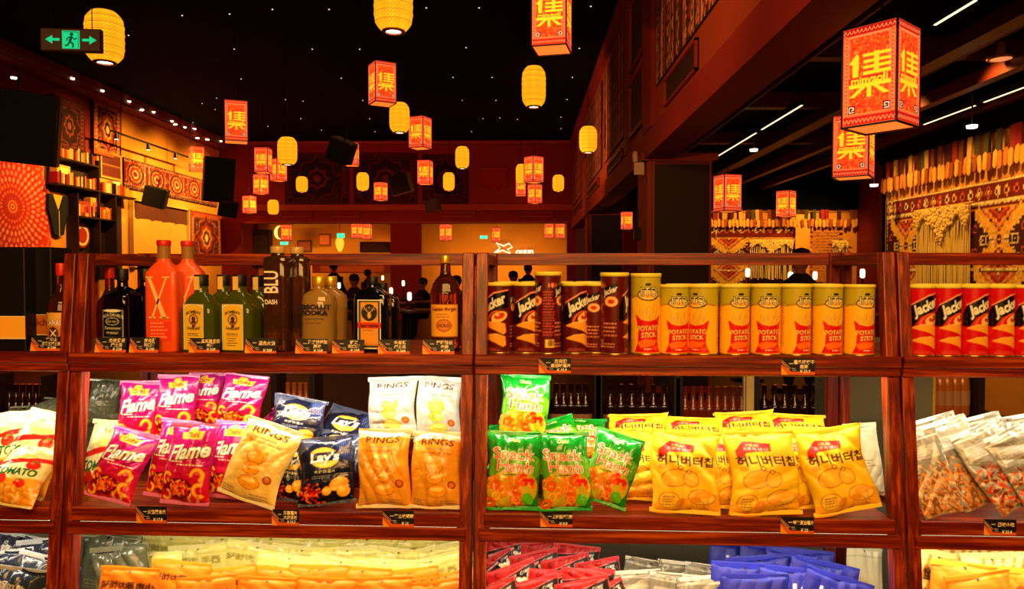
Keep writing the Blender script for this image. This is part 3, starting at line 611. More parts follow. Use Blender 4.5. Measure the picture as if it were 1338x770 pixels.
bag('hanh', sg+'front row, leftmost, at the post', 671, 624, 73, 96, 1, -.03, 14, 0, 0, **b2)
bag('hanh', sg+'front row, middle', 738, 622, 68, 96, -2, -.035, 14, 0, 1, **b2)
bag('hanh', sg+'front row, rightmost, leaning over to the left', 799, 618, 66, 88, 14, -.01, 18, -14, 0, **b2)
yl = 'yellow honey butter chip bag '
bag('honey', yl+'back row, leftmost, lying above the green bags', 835, 567, 78, 46, -2, .24, 30, 0, 0)
bag('honey', yl+'back row, second from left', 905, 569, 76, 42, 2, .24, 30, 0, 1)
bag('honey', yl+'back row, third from left, topmost', 975, 566, 78, 50, -4, .25, 30, 0, 0)
bag('honey', yl+'back row, rightmost, at the top', 1040, 567, 82, 46, 3, .25, 30, 0, 1)
bag('honey', yl+'middle row, rightmost, by the pale pouch', 1070, 592, 76, 60, 1, .17, 30, 0, 1)
bag('honey', yl+'middle row, lying between the two middle ones', 990, 596, 92, 50, 4, .16, 34, 0, 0)
bag('honey', yl+'middle row, leftmost, beside the leaning green bag', 832, 610, 72, 78, 4, .07, 18, 0, 1, **b2)
bag('honey', yl+'second row, seen between the first two front bags', 938, 626, 62, 92, 3, .01, 16, 0, 1, **b2)
bag('honey', yl+'second row, seen between the last two front bags', 1044, 624, 72, 94, -4, .01, 16, 0, 0, **b2)
bag('honey', yl+'front row, leftmost, bulging', 894, 628, 90, 98, 3, -.04, 18, 0, 0, **b2)
bag('honey', yl+'front row, middle', 996, 630, 92, 102, -2, -.04, 16, 0, 1, **b2)
bag('honey', yl+'front row, rightmost, leaning left', 1092, 630, 88, 102, -10, -.04, 18, 0, 0, **b2)
bag('pale', 'pale grey pouch standing at the right end behind yellow bags', 1128, 622, 44, 92, -4, .13, 10, 0, 0, rest=Z2)
for i, (x, y, w_, h_, r, v, kd, lb) in enumerate((
    (1236, 607, 68, 96, -16, .12, 'clear', 'clear pouch of dried strips leaning at the left post, rear'),
    (1214, 628, 58, 98, -13, -.03, 'clear', 'clear pouch of dried strips at the left post, front'),
    (1258, 622, 62, 104, -18, .04, 'clear', 'clear pouch of dried strips, second from the left post'),
    (1288, 603, 78, 92, -14, .15, 'clearp', 'clear pouch in the upper row above the red pieces'),
    (1332, 600, 66, 94, -10, .16, 'clearp', 'clear pouch in the upper row at the right picture edge'),
    (1302, 626, 68, 100, -24, .0, 'clearr', 'clear pouch of red dried pieces, leaning left'),
    (1345, 628, 66, 100, -22, -.02, 'clearr', 'clear pouch of red dried pieces cut off by the right edge'))):
    bag(kd, lb, x, y, w_, h_, r, v, 24, 0, i % 2, rest=Z2, group='clear pouches of dried snacks')

# risers that carry the rear rows
def riser(u0, u1, v0, v1, z0, h_, label):
    o = cbox('display_riser', -(u1-u0)/2, (u1-u0)/2, 0, v1-v0, 0, h_, WH, None, .003); o.location = SH((u0+u1)/2, v0, z0+.0005); o.rotation_euler = (0, 0, -TH); return tag(o, label, 'riser', 'low risers behind the front bags')
riser(-1.02, -.73, .20, .37, Z2-.004, .125, 'low riser under the upper row of magenta bags')
riser(-.72, -.50, .16, .36, Z2-.004, .12, 'low riser under the upper dark blue chip bag')
riser(-.44, -.18, .14, .36, Z2-.004, .15, 'low riser under the two white ring bags')
riser(-.08, .12, .13, .36, Z2-.004, .15, 'low riser under the topmost green bag')
riser(.22, .98, .27, .38, Z2-.004, .10, 'long low riser under the rear yellow bags')

# ---------------------------------------------------------------- bottom level: rows of pouches
def pouch(kind, label, cx, topy, wp, roll, v, var=0, tilt=8, Z=Z3):
    u, z, sc = at_v(cx, topy, v); H = (z-Z)*1.0
    hp = H/sc; return bag(kind, label, cx - math.sin(math.radians(roll))*hp*0, topy+hp/2, wp, hp, roll, v, tilt, 0, var, rest=None)
ORD = ['first', 'second', 'third', 'fourth', 'fifth', 'sixth', 'seventh', 'eighth', 'ninth', 'tenth', 'eleventh', 'twelfth', 'thirteenth', 'fourteenth', 'fifteenth', 'sixteenth', 'seventeenth', 'eighteenth', 'nineteenth', 'twentieth', 'twenty-first', 'twenty-second', 'twenty-third', 'twenty-fourth', 'twenty-fifth', 'twenty-sixth', 'twenty-seventh', 'twenty-eighth', 'twenty-ninth', 'thirtieth']
for i, (x, y, r) in enumerate(((222, 701, 3), (290, 702, -2), (352, 701, 4), (418, 703, -3), (478, 702, 3), (532, 703, -4), (580, 700, -10))): pouch('cream', 'pale yellow pouch in the rearmost row, %s from the left' % ORD[i], x, y, 84, r, .30, i % 2)
for i, (x, y, r) in enumerate(((262, 714, -5), (330, 712, 7), (392, 716, 4), (455, 717, -3), (518, 719, 5), (572, 716, -12))): pouch('cream', 'pale yellow pouch in the second row from the back, %s from the left' % ORD[i], x, y, 82, r, .19, i % 2)
for i, (x, y, r) in enumerate(((198, 724, -1), (372, 727, 6), (440, 731, 8), (500, 733, 2), (575, 729, -14))): pouch('cream', 'pale yellow pouch in the row just behind the orange ones, %s from the left' % ORD[i], x, y, 84, r, .10, i % 2)
for i, (x, y, r) in enumerate(((232, 736, 4), (300, 744, -7), (362, 744, 3), (415, 741, 0), (470, 744, 2), (538, 746, -7), (590, 751, -12))): pouch('orange', 'orange pouch in the rear orange row, %s from the left' % ORD[i], x, y, 80, r, .03, i % 2)
for i, (x, y, r) in enumerate(((165, 744, 2), (270, 756, -4), (345, 757, 2), (425, 758, 1), (500, 757, -3), (570, 762, -6))): pouch('orange', 'orange pouch in the front row, %s from the left' % ORD[i], x, y, 80, r, -.05, i % 2)
pouch('olive', 'olive grey bag standing at the left post of the bottom level', 140, 700, 84, 2, .16, 0); pouch('olive', 'olive grey bag behind the first orange pouch', 158, 716, 80, -6, .06, 1)
for i, (x, y, r, v) in enumerate(((20, 700, 10, .2), (62, 706, -6, .12), (8, 722, -8, .04), (48, 728, 12, -.02), (18, 744, 6, -.07), (70, 748, -8, -.06))):
    pouch('navy', 'dark slate snack bag in the left bay, %s' % ('topmost at the left', 'topmost by the post', 'second row at the picture edge', 'second row by the post', 'front row at the picture edge', 'front row by the post')[i], x, y, 82, r, v, i % 2)
cand = [(668, 728, 66, -8, .24), (712, 730, 60, -5, .23), (752, 736, 62, 6, .20), (652, 744, 50, -30, .16), (700, 746, 64, -9, .15), (742, 752, 64, -11, .12), (784, 754, 58, -14, .10), (672, 764, 66, -16, .07), (722, 770, 64, 3, .04), (768, 770, 70, -2, .03), (700, 783, 68, -12, -.01), (765, 785, 72, -12, -.02), (798, 780, 46, -28, .0), (650, 786, 60, -18, -.03)]
for i, (x, y, w_, r, v) in enumerate(cand):
    bag('candy', 'red and black candy packet, %s counting from the top of the heap' % ORD[i], x, y, w_, w_*.72, r, v, 10, (-8, 6, 0)[i % 3], i % 3)
riser(-.09, .27, .10, .34, Z3-.004, .16, 'riser under the rear candy packets'); riser(-.09, .27, -.02, .095, Z3-.004, .09, 'riser under the front candy packets')
for i, (x, y, r, v) in enumerate(((845, 735, 8, .20), (890, 738, 5, .18), (925, 742, 6, .14), (835, 750, -4, .06), (880, 754, 4, .04), (922, 758, -6, .0))):
    pouch('clearp', 'clear pouch of pale crackers, %s from the left in the %s row' % (ORD[i % 3], 'rear' if i < 3 else 'front'), x, y, 66, r, v, i % 2, 14)
for i, (x, y, r, v) in enumerate(((972, 714, 2, .20), (1010, 718, 6, .17), (1046, 724, 3, .12), (1000, 732, -5, .08), (1070, 738, 12, .05), (975, 742, 2, .0), (1035, 748, 4, -.03), (990, 757, 0, -.06), (1085, 756, 16, -.04))):
    pouch('blue', 'royal blue pouch, %s counting from the back of the pile' % ORD[i], x, y, 88, r, v, i % 2, 16)
pouch('pale', 'pale pouch standing alone at the right post of the bottom level', 1130, 716, 46, 2, .12, 0)
for i, (x, y, r, v, k) in enumerate(((1225, 712, 4, .2, 'kraft'), (1285, 714, -3, .2, 'kraft'), (1335, 716, 6, .2, 'kraft'), (1218, 722, 12, .05, 'kraft'), (1255, 738, 6, .0, 'krafto'), (1303, 726, -2, .04, 'kraft'), (1345, 748, 5, -.03, 'krafto'), (1290, 752, -8, -.05, 'krafto'))):
    pouch(k, '%s pouch with Chinese lettering in the right bay, %s' % ('striped cream' if k == 'kraft' else 'orange', ('rear row by the post', 'rear row middle', 'rear row at the picture edge', 'second row, leaning at the post', 'middle row with a red disc', 'middle row, nearest the price card', 'at the right picture edge', 'front row centre')[i]), x, y, 84, r, v, i % 2)

# ================================================================== cans
def art_jacker(base, dk):
    a = Art(26, 20, 14, base)
    for cx in (13,):
        a.poly([(cx-5.6, 8.5), (cx-5.6, 12), (cx-4, 15.2), (cx+1, 17.6), (cx+5.6, 18.2), (cx+5.6, 13.2), (cx+2.5, 13), (cx-1.5, 11.4), (cx-3.6, 8.5)], K)
        a.poly([(cx-4.6, 14.9), (cx+.6, 17.9), (cx+5.4, 18.7), (cx+5.4, 18.3), (cx+.8, 17.4), (cx-4.4, 14.5)], (.95, .6, .5))
        a.text('Jacker', cx+.1, 14.6, 4.1, WT, .045, .25, .42, .80, K, .02)
        a.arc(cx+2, 8.4, 3.6, 4.2, 90, 175, (.9, .35, .12)); a.ell(cx+2.3, 10.6, 2.8, 1.5, (1, .80, .40), .3); a.ell(cx+2.4, 10.9, 1.7, .9, (.80, .20, .08), .3); a.ell(cx+1.8, 11.2, .6, .4, (.95, .8, .5))
        for y in (7.6, 3.9): a.poly([(cx-4.2, y+.3), (cx-1.5, y+1.5), (cx+2, y+1.7), (cx+4.3, y+1.0), (cx+4.6, y-1.6), (cx+3.6, y-2.2), (cx+1, y-.9), (cx-2, y-.1)], (.97, .66, .20)); a.line([(cx-4.2, y+.4), (cx-1.5, y+1.5), (cx+2, y+1.7)], .18, (1, .85, .5))
        a.lines(cx-3.5, 1.2, 7, 2, .5, .22, (.9, .5, .4), 3)
    for cx in (4.6, 21.4):
        a.poly([(cx-2.6, 14.2), (cx-2.2, 16.6), (cx+2.4, 18.2), (cx+2.4, 15.9)], K); a.text('Jacker', cx, 16.1, 2.1, WT, .04, .2, .3, .85); a.ell(cx+.4, 13.3, 2.1, 1.3, (1, .75, .45)); a.ell(cx+.4, 13.3, 1.0, .6, (.8, .2, .1)); a.lines(cx-2.3, 7.6, 4.6, 4, 1.0, .35, (.9, .6, .5), int(cx)); a.lines(cx-2.3, 2.4, 4, 2, .7, .3, (.9, .6, .5), 9)
    for x0 in (.2, 24.2):
        pass
    a.text('零食薯片', .9, 17.2, 1.3, (.98, .6, .5), .02, 0, 0, .9); a.lines(-1.2, 15.4, 3.6, 16, .72, .3, (.85, .35, .28), 12); a.lines(24.2, 15.4, 1.8, 16, .72, .3, (.85, .35, .28), 13)
    a.rect(0, 1.6, 2.2, 3.6, (.98, .80, .35)); a.rect(24.9, 1.6, 26, 3.6, (.98, .80, .35))
    for i in range(8): a.rect(.15+i*.25, 1.9, .26+i*.25, 3.4, K)
    return a
def art_btq():
    a = Art(26.7, 20, 14, (1, .76, .14)); a.rect(0, 14.2, 26.7, 20, (.74, .68, .12)); 
    for cx in (13.35, 0, 26.7):
        a.ell(cx, 14.4, 6.2, .9, (.70, .52, .05)); a.ell(cx, 13.9, 6.2, .8, (1, .76, .14))
        rg = np.random.default_rng(4)
        for i in range(13): x = cx-2.9+i*.46; t = rg.uniform(-.7, .7); h_ = rg.uniform(10.6, 13.4); a.line([(cx+(x-cx)*.75, 7.4), (x+t*.8+(x-cx)*.18, h_)], .55, (.72, .42, .04)); a.line([(cx+(x-cx)*.75, 7.4), (x+t*.8+(x-cx)*.18, h_)], .40, (1, .80, .28))
        a.poly([(cx-3.9, 10.2), (cx-2.2, 8.9), (cx, 8.4), (cx+2.2, 8.9), (cx+3.9, 10.2), (cx+3.0, 5.5), (cx+3.1, 2.8), (cx+4.2, .5), (cx-4.2, .5), (cx-3.2, 2.8), (cx-3.0, 5.5)], (.86, .06, .04))
        a.text('POTATO', cx, 6.7, 1.8, (1, .92, .5), .03, 0, .05, .88, (.4, .02, .02), .02); a.text('STICK', cx+.1, 5.0, 1.8, (1, .92, .5), .03, 0, .05, .9, (.4, .02, .02), .02)
        a.poly([(cx-3.4, 3.0), (cx-1, 4.0), (cx+2.8, 3.6), (cx+1.6, 2.2), (cx-2.2, 1.6)], (.98, .45, .10)); a.ell(cx+2.4, 1.6, 1.1, .6, (.95, .3, .06)); a.lines(cx-1.2, 1.2, 3, 1, .5, .35, WT, 3)
        a.ell(cx, 15.2, 3.3, 1.55, K); a.ell(cx, 15.2, 3.0, 1.25, (1, .88, .50)); a.ell(cx, 14.9, 2.4, .5, (.98, .66, .14))
        a.text('bTQ', cx+.1, 16.0, 3.2, (1, .95, .72), .0, 0, 0, .82, K, .045); a.rect(cx-.9, 17.5, cx+.5, 18.1, K)
    a.lines(5.2, 15, 1.4, 18, .75, .4, (.72, .50, .08), 4); a.lines(20, 15, 1.4, 18, .75, .4, (.72, .50, .08), 5)
    return a
CANART = {'jd': (art_jacker((.36, .05, .03), 0), .04, .198), 'jr': (art_jacker((.82, .04, .03), 0), .04, .198), 'btq': (art_btq(), .0425, .198)}
CANP = {}
LID = mat('cream plastic lid', (1, .90, .32), .35); RIM = mat('tin rim', (.75, .62, .35), .3, .9)
def can(kind, label, cx, wp, topy, v, rot=0, group=None):
    art, r, h = CANART[kind]
    u, zt_, sc = at_v(cx, topy, v); H = zt_-Z1; rr = wp*sc/2
    if kind not in CANP:
        n = 120; nz = 88; a = np.linspace(-np.pi, np.pi, n); z = np.linspace(.003, h-.006, nz); A, Z = np.meshgrid(a, z)
        o = grid('potato_snack_can', np.sin(A)*r, -np.cos(A)*r, Z, art.sample(nz, n), CAN)
        MB().lathe([(r*.9, .004), (r+.0007, .0), (r+.0012, .002), (r+.0004, .005), (r, .005)], 40).build('tin_rim', RIM, o)
        MB().lathe([(r-.002, h-.008), (r+.0018, h-.008), (r+.0022, h-.001), (r+.0008, h+.0015), (r-.003, h+.0012), (r-.004, h-.0005), (.001, h-.0005)], 40).build('lid', LID, o)
        CANP[kind] = o
    else: o = copy_tree(CANP[kind])
    o.location = SH(u, v, Z1); o.rotation_euler = (0, 0, -TH+math.radians(rot)); o.scale = (rr/r, rr/r, H/h)
    return tag(o, label, 'can', group or {'jd': 'dark maroon crisp cans', 'jr': 'bright red crisp cans', 'btq': 'yellow potato stick cans'}[kind])
can('jd', 'dark maroon crisp can at the left post with logo half turned left', 653, 34, 370, .035, -32)
can('jd', 'dark maroon crisp can, second from the post, showing two yellow crisps', 687, 34, 370, .035, 14)
can('jd', 'taller maroon crisp can turned to its printed back with barcode', 716, 34.5, 356, .015, 180)
can('jd', 'dark maroon crisp can right of the barcode can, crisps in front', 751, 34, 370, .035, 16)
can('jd', 'dark maroon crisp can squeezed before the taller right one, small logo', 778, 33, 370, .045, 100)
can('jd', 'taller maroon crisp can beside the first yellow can, logo at its left', 803, 36, 357, .012, 92)
can('btq', 'taller yellow potato stick can beside the maroon cans', 844, 38, 358, .012, 3)
for i, (x, rt) in enumerate(((881, 12), (919, -42), (960, 14), (1000.5, 0), (1040, 28), (1081, 16), (1122.5, 12))):
    can('btq', 'short yellow potato stick can, %s from the left in the front row' % ORD[i], x, 38, 372.5, .022, rt)
for i, x in enumerate((889, 926, 966, 1004, 1042, 1080)): can('btq', 'short yellow potato stick can in the second row, %s from the left' % ORD[i], x, 36.5, 371.5, .115, 10*i)
for i, x in enumerate((662, 697, 733, 768)): can('jd', 'dark maroon crisp can in the second row, %s from the left' % ORD[i], x, 33, 368.5, .125, 30*i)
for i, (x, rt) in enumerate(((1203, -2), (1237, 6), (1272, 8), (1306, 4), (1340, 6))): can('jr', 'bright red crisp can, %s from the left in the front row' % ORD[i], x, 34.5, 373, .015, rt)
for i, x in enumerate((1208, 1241, 1275, 1308)): can('jr', 'bright red crisp can in the second row, %s from the left' % ORD[i], x, 33, 371.5, .11, 0)

# ================================================================== bottles
def text_mesh(name, s, h, m, parent, x, y, z, bold=0.0, shear=0, sx=1, rot=0, curve_r=None, th=.0006):
    T = text_tris(s, bold, shear).copy(); base = text_tris(s, 0.0, shear); T[..., 0] -= (base[..., 0].min()+base[..., 0].max())/2; T[..., 1] -= .35; T *= h; T[..., 0] *= sx
    P = T.reshape(-1, 2); c, d = math.cos(rot), math.sin(rot); X = x + P[:, 0]*c - P[:, 1]*d; Z = z + P[:, 0]*d + P[:, 1]*c
    Y = np.full(len(X), y)
    me = bpy.data.meshes.new(name); me.from_pydata([tuple(q) for q in np.stack([X, Y, Z], 1)], [], [(3*i, 3*i+1, 3*i+2) for i in range(len(P)//3)]); me.update()
    return link(name, me, m, parent)
def patch(name, art, xw, z0, z1, r, sx, sy, p, parent, m=None, nx=40, off=.0008):
    nz = max(6, int(nx*(z1-z0)/(2*xw))); X, Z = np.meshgrid(np.linspace(-xw, xw, nx), np.linspace(z0, z1, nz))
    Y = -r*sy*(1-np.clip(np.abs(X)/(r*sx), 0, 1)**p)**(1/p)-off
    return grid(name, X, Y, Z, art.sample(nz, nx), m or PAPER, parent)
def glass(name, c, rough=.03): return mat(name, c, rough, trans=.96, ior=1.42, spec=.6)
G_CLEAR = mat('warm clear glass', (.85, .66, .34), .08, trans=.55, ior=1.4, coat=.5); G_GREEN = mat('pale green glass', (.36, .42, .07), .06, trans=.5, ior=1.4, coat=.6); G_DARK = mat('near black green glass', (.02, .035, .02), .06, coat=.8)
G_BLACK = mat('cola black glass', (.03, .012, .01), .06, coat=.8); G_AMBER = glass('amber glass', (.86, .42, .12)); CORAL = mat('coral pink frosted glass', (.96, .34, .12), .35, coat=.3)
G_SMOKE = mat('smoky glass', (.45, .28, .14), .06, trans=.8, ior=1.4, coat=.6); GOLDM = mat('gold foil cap', (.95, .72, .25), .3, .6); REDC = mat('red cap', (.85, .12, .05), .4); STOP = mat('cork tan neck', (.62, .42, .20), .5)
INKW = mat('white ink', (.97, .93, .85), .5); INKB = mat('dark blue ink', (.06, .06, .16), .5); INKG = mat('pale gold ink', (1, .80, .52), .5)
def a_jd():
    a = Art(8, 10, 16, K); a.rect(.3, .3, 7.7, 9.4, WT); a.rect(.5, .5, 7.5, 9.2, K); a.ell(4, 9.2, 3.2, .5, WT); a.text('JACK DANIEL\'S', 4, 7.9, 1.35, WT, .03, 0, 0, .85, bend=-.06); a.ell(4, 5.7, 2.5, 1.25, WT); a.ell(4, 5.7, 2.3, 1.05, K); a.text('Old No.7', 4, 5.7, 1.1, WT, .02); a.text('Tennessee', 4, 3.6, 1.4, WT, .02, .3); a.text('WHISKEY', 4, 2.0, 1.1, WT, .02); return a
def a_bombay():
    y_ = (.95, .78, .22); a = Art(6.6, 14, 14, y_); i = (.30, .14, .06)
    a.rect(0, 0, .22, 14, WT); a.rect(6.38, 0, 6.6, 14, WT); a.ell(3.3, 12.6, 3.3, 1.4, WT); a.ell(3.3, 12.45, 3.05, 1.3, y_); a.rect(.22, 0, 6.38, 12.4, y_)
    a.text('BOMBAY', 3.3, 11.6, 1.3, i, .03, 0, 0, .9, bend=-.12); a.ell(3.3, 9.2, 1.45, 1.7, i); a.ell(3.3, 9.2, 1.15, 1.35, y_); a.ell(3.3, 9.5, .6, .7, i); a.ell(3.3, 8.5, .75, .5, i); a.ell(3.3, 7.2, .5, .4, i)
    a.text('SAPPHIRE', 3.3, 6.4, 1.15, i, .03, 0, 0, .85, bend=.10); a.lines(1.4, 4.8, 3.8, 2, .6, .25, i, 1); a.lines(1.6, 3.4, 3.4, 4, .7, .22, i, 2); return a
def a_jager():
    a = Art(7, 13.5, 14, WT); a.rect(.35, .35, 6.65, 13.15, (.22, .20, .08)); a.rect(.9, .9, 6.1, 12.7, (.93, .62, .18)); a.ell(3.5, 9.9, 2.3, 2.3, (.12, .12, .05))
    g = (.90, .70, .30); a.ell(3.5, 9.2, .55, .9, g); a.poly([(3.1, 9.9), (3.9, 9.9), (3.5, 8.0)], g)
    for s_ in (-1, 1):
        a.line([(3.5+s_*.25, 10.0), (3.5+s_*1.2, 10.8), (3.5+s_*1.5, 11.6)], .22, g); a.line([(3.5+s_*.8, 10.4), (3.5+s_*.8, 11.3)], .18, g); a.line([(3.5+s_*1.3, 10.9), (3.5+s_*1.75, 10.7)], .16, g)
    a.rect(3.42, 10.6, 3.58, 11.7, g); a.rect(3.15, 11.2, 3.85, 11.36, g)
    a.rect(0, 5.6, 7, 7.2, (.86, .20, .06)); a.text('Jägermeister', 3.5, 6.4, 1.25, (.3, .03, .02), .03, 0, 0, .92); a.lines(1.6, 4.9, 3.8, 1, .5, .3, (.5, .25, .05), 1); a.rect(1.3, 1.2, 5.7, 1.35, (.6, .35, .1)); a.rect(1.3, 4.2, 5.7, 4.3, (.7, .42, .12)); return a
def a_captain():
    a = Art(7, 9, 14, (.93, .66, .16)); a.rect(0, 8.7, 7, 9, (.5, .2, .08)); a.rect(0, 0, 7, .3, (.5, .2, .08)); a.text('Captain Morgan', 3.5, 7.6, 1.35, (.42, .08, .03), .03, .15, 0, .72)
    a.lines(1.6, 6.0, 3.8, 2, .7, .3, (.6, .25, .05), 2); a.ell(3.5, 3.2, 2.0, 1.7, (.70, .30, .08)); a.ell(3.5, 3.2, 1.7, 1.4, (.85, .5, .12)); a.text('GOLD', 3.5, 3.2, 1.1, (.35, .08, .03), .03); return a
def a_chivas():
    a = Art(7, 7, 14, (.80, .50, .20)); a.rect(0, 5.2, 7, 7, (.90, .68, .30)); a.text('CHIVAS', 3.5, 4.6, 1.7, WT, .03, 0, 0, .8, (.35, .08, .03), .02); a.ell(3.5, 2.2, 1.5, 1.5, (.35, .1, .04)); a.line([(2.6, 1.4), (4.4, 3)], .3, WT); a.line([(4.4, 1.4), (2.6, 3)], .3, WT); return a
def a_x():
    a = Art(6, 3.5, 14, (.93, .22, .07)); a.lines(.6, 3.0, 4.6, 5, .62, .25, (1, .62, .45), 3); return a
BSPEC = {  # half width units: profile (r, z 0..1), section exponent, depth ratio, glass
 'whiskey': ([(.85, 0), (1, .015), (1, .60), (.95, .68), (.62, .74), (.34, .78), (.32, .84), (.34, .86)], 5, .95, G_BLACK, (.36, .86, 1.0), BLACK, [(a_jd, .80, .16, .52)]),
 'gin': ([(.9, 0), (1, .015), (1, .50), (.98, .55), (.55, .72), (.36, .77), (.34, .84), (.35, .85)], 6, .62, G_GREEN, (.36, .85, 1.0), BLACK, [(a_bombay, .62, .03, .62)]),
 'herbal': ([(.9, 0), (1, .02), (1, .70), (.93, .77), (.6, .83), (.30, .86), (.29, .90), (.33, .91)], 6, .62, G_DARK, (.30, .90, 1.0), BLACK, [(a_jager, .68, .05, .70)]),
 'rum': ([(.85, 0), (1, .02), (.98, .5), (1, .62), (.80, .72), (.36, .80), (.30, .93)], 2.2, .9, G_AMBER, (.33, .92, 1.0), GOLDM, [(a_captain, .86, .16, .50)]),
 'vodka': ([(.9, 0), (1, .02), (1, .66), (.92, .74), (.62, .80), (.38, .83), (.36, .88)], 2.4, .9, G_CLEAR, (.40, .87, 1.0), GOLDM, []),
 'tallvodka': ([(.9, 0), (1, .015), (1, .86), (.94, .89), (.50, .91), (.46, .94)], 4, .8, G_SMOKE, (.55, .935, 1.0), mat('clear stopper', (.8, .65, .4), .2), []),
 'coral': ([(.95, 0), (1, .01), (1, .69), (.97, .71), (.45, .80), (.36, .84), (.36, .95)], 7, .6, CORAL, (.42, .95, 1.0), REDC, [(a_x, .72, .10, .27)]),
 'scotch': ([(.85, 0), (1, .03), (1, .45), (.92, .56), (.5, .66), (.36, .72), (.34, .9)], 2, 1, G_AMBER, (.38, .86, 1.0), REDC, [(a_chivas, .9, .10, .44)]),
}
BP = {}
def bottle(kind, label, cx, wp, topy, v, rot=0, cat='bottle', Z=Z1, group='liquor bottles on the top shelf', lab=True):
    prof, p, sy, gm, (cr, c0, c1), cm, labs = BSPEC[kind]; u, zt_, sc = at_v(cx, topy, v); H = zt_-Z; hw = wp*sc/2
    hw0, H0 = .04, .25; key = (kind, lab)
    if key not in BP:
        pf = [(r*hw0, z*H0) for r, z in prof]
        # refine the profile
        pr = []
        for (r0, z0), (r1, z1) in zip(pf[:-1], pf[1:]):
            for t in np.linspace(0, 1, 5)[:-1]: s_ = t; pr.append((r0+(r1-r0)*s_, z0+(z1-z0)*t))
        pr.append(pf[-1])
        nk = lambda r: p if r > .6*hw0 else 2
        m_ = MB(); n = 48; vs = []
        for r, z in pr:
            pp = 2 + (p-2)*min(1, max(0, (r/hw0-.42)/.4)); syy = 1 + (sy-1)*min(1, max(0, (r/hw0-.42)/.4))
            for i in range(n):
                a = 2*math.pi*i/n; c_, s_ = math.cos(a), math.sin(a); d = (abs(c_)**pp+abs(s_)**pp)**(-1/pp); vs.append((r*c_*d, r*syy*s_*d, z))
        fs = [(j*n+i, j*n+(i+1) % n, (j+1)*n+(i+1) % n, (j+1)*n+i) for j in range(len(pr)-1) for i in range(n)]
        m_.add(vs, fs + [tuple(range(n))[::-1], tuple(range((len(pr)-1)*n, len(pr)*n))], True)
        o = m_.build('liquor_bottle', gm)
        MB().lathe([(cr*hw0*.98, c0*H0), (cr*hw0, c0*H0+.001), (cr*hw0, c1*H0-.002), (cr*hw0*.92, c1*H0)], 28).build('cap', cm, o)
        if lab:
            for fn, xw, z0, z1 in labs: patch('front_label', fn(), xw*hw0, z0*H0, z1*H0, hw0, 1, sy, p, o)
        if kind == 'gin': cbox('cap_strip', -.006, .006, -cr*hw0-.0009, -cr*hw0+.004, c0*H0-.012, c1*H0-.006, mat('yellow cap strip', (.95, .8, .4), .5), o)
        if kind == 'vodka' and lab:
            text_mesh('lettering', 'ABSOLUT', .0205, INKB, o, 0, -hw0*sy-.0012, .150, .045, 0, .95); text_mesh('lettering', 'VODKA', .0205, INKB, o, 0, -hw0*sy-.0012, .131, .045, 0, .95)
            text_mesh('lettering', 'Country of Sweden', .007, INKB, o, 0, -hw0*sy-.0012, .112, 0, .4); text_mesh('lettering', 'Absolut Vodka', .006, INKB, o, 0, -hw0*sy-.0012, .098, 0, .4)
        if kind == 'tallvodka' and lab:
            text_mesh('lettering', 'BLU', .060, INKW, o, -.010, -hw0*sy-.0015, .165, .02, 0, .52, math.pi/2); text_mesh('lettering', 'DASH', .015, INKW, o, -.010, -hw0*sy-.0015, .118, .03)
        if kind == 'coral':
            m2 = MB()
            for pts in ([(-.030, .166), (-.022, .166), (.018, .076), (.006, .076)], [(.016, .166), (.020, .166), (-.016, .076), (-.021, .076)], [(-.034, .168), (-.016, .168), (-.016, .165), (-.034, .165)], [(.008, .168), (.026, .168), (.026, .165), (.008, .165)], [(-.027, .078), (-.010, .078), (-.010, .075), (-.027, .075)], [(.0, .078), (.023, .078), (.023, .075), (.0, .075)]):
                m2.slab(pts, -hw0*sy-.0016, -hw0*sy-.0004)
            m2.build('big_letter_print', INKG, o)
            MB().lathe([(.36*hw0+.0008, .80*H0+.006), (.36*hw0+.0008, .95*H0)], 24, caps=False).build('neck_sleeve', STOP, o)
        BP[key] = o
    else: o = copy_tree(BP[key])
    o.location = SH(u, v, Z); o.rotation_euler = (0, 0, -TH+math.radians(rot)); o.scale = (hw/hw0, hw/hw0, H/H0)
    return tag(o, label, cat, group)
bottle('scotch', 'amber whisky bottle half hidden by the left post', 80, 34, 344, .03, -4)
bottle('whiskey', 'square black whiskey bottle with white label, front left', 160, 40, 351, .03, -10)
bottle('whiskey', 'square black whiskey bottle behind, beside the coral bottle', 190, 38, 351, .09, 12, lab=False)
bottle('scotch', 'small amber bottle behind the square black whiskey', 143, 32, 349, .16, 8, lab=False)
bottle('coral', 'tall coral bottle with a large letter X', 214, 42, 314, .03, 0)
bottle('coral', 'tall coral bottle standing behind the lettered one', 245, 40, 315, .09, 10)
bottle('gin', 'green gin bottle with yellow label, left front', 263, 50, 359, .03, -14)
bottle('gin', 'green gin bottle, left one of the rear pair', 292, 46, 359, .12, -6, lab=False)
bottle('gin', 'green gin bottle with yellow label, right front', 313, 50, 359, .03, -12)
bottle('gin', 'green gin bottle, right one of the rear pair', 336, 44, 360, .12, 6, lab=False)
bottle('tallvodka', 'tall smoky bottle with vertical white lettering', 363, 34, 322, .05, 0)
bottle('tallvodka', 'tall smoky bottle behind the lettered one', 388, 32, 323, .10, 0, lab=False)
bottle('vodka', 'clear vodka bottle with dark blue lettering and gold cap', 417, 44, 361, .04, -4)
bottle('vodka', 'clear vodka bottle behind, gold cap, no lettering in view', 432, 42, 361, .12, 0, lab=False)
bottle('herbal', 'dark green herbal liqueur bottle with stag label', 487, 46, 362, .04, -6)
bottle('herbal', 'dark green liqueur bottle hidden behind the stag label one', 500, 42, 370, .12, 4, lab=False)
bottle('rum', 'amber rum bottle with yellow label beside the centre post', 582, 40, 334, .05, 0)
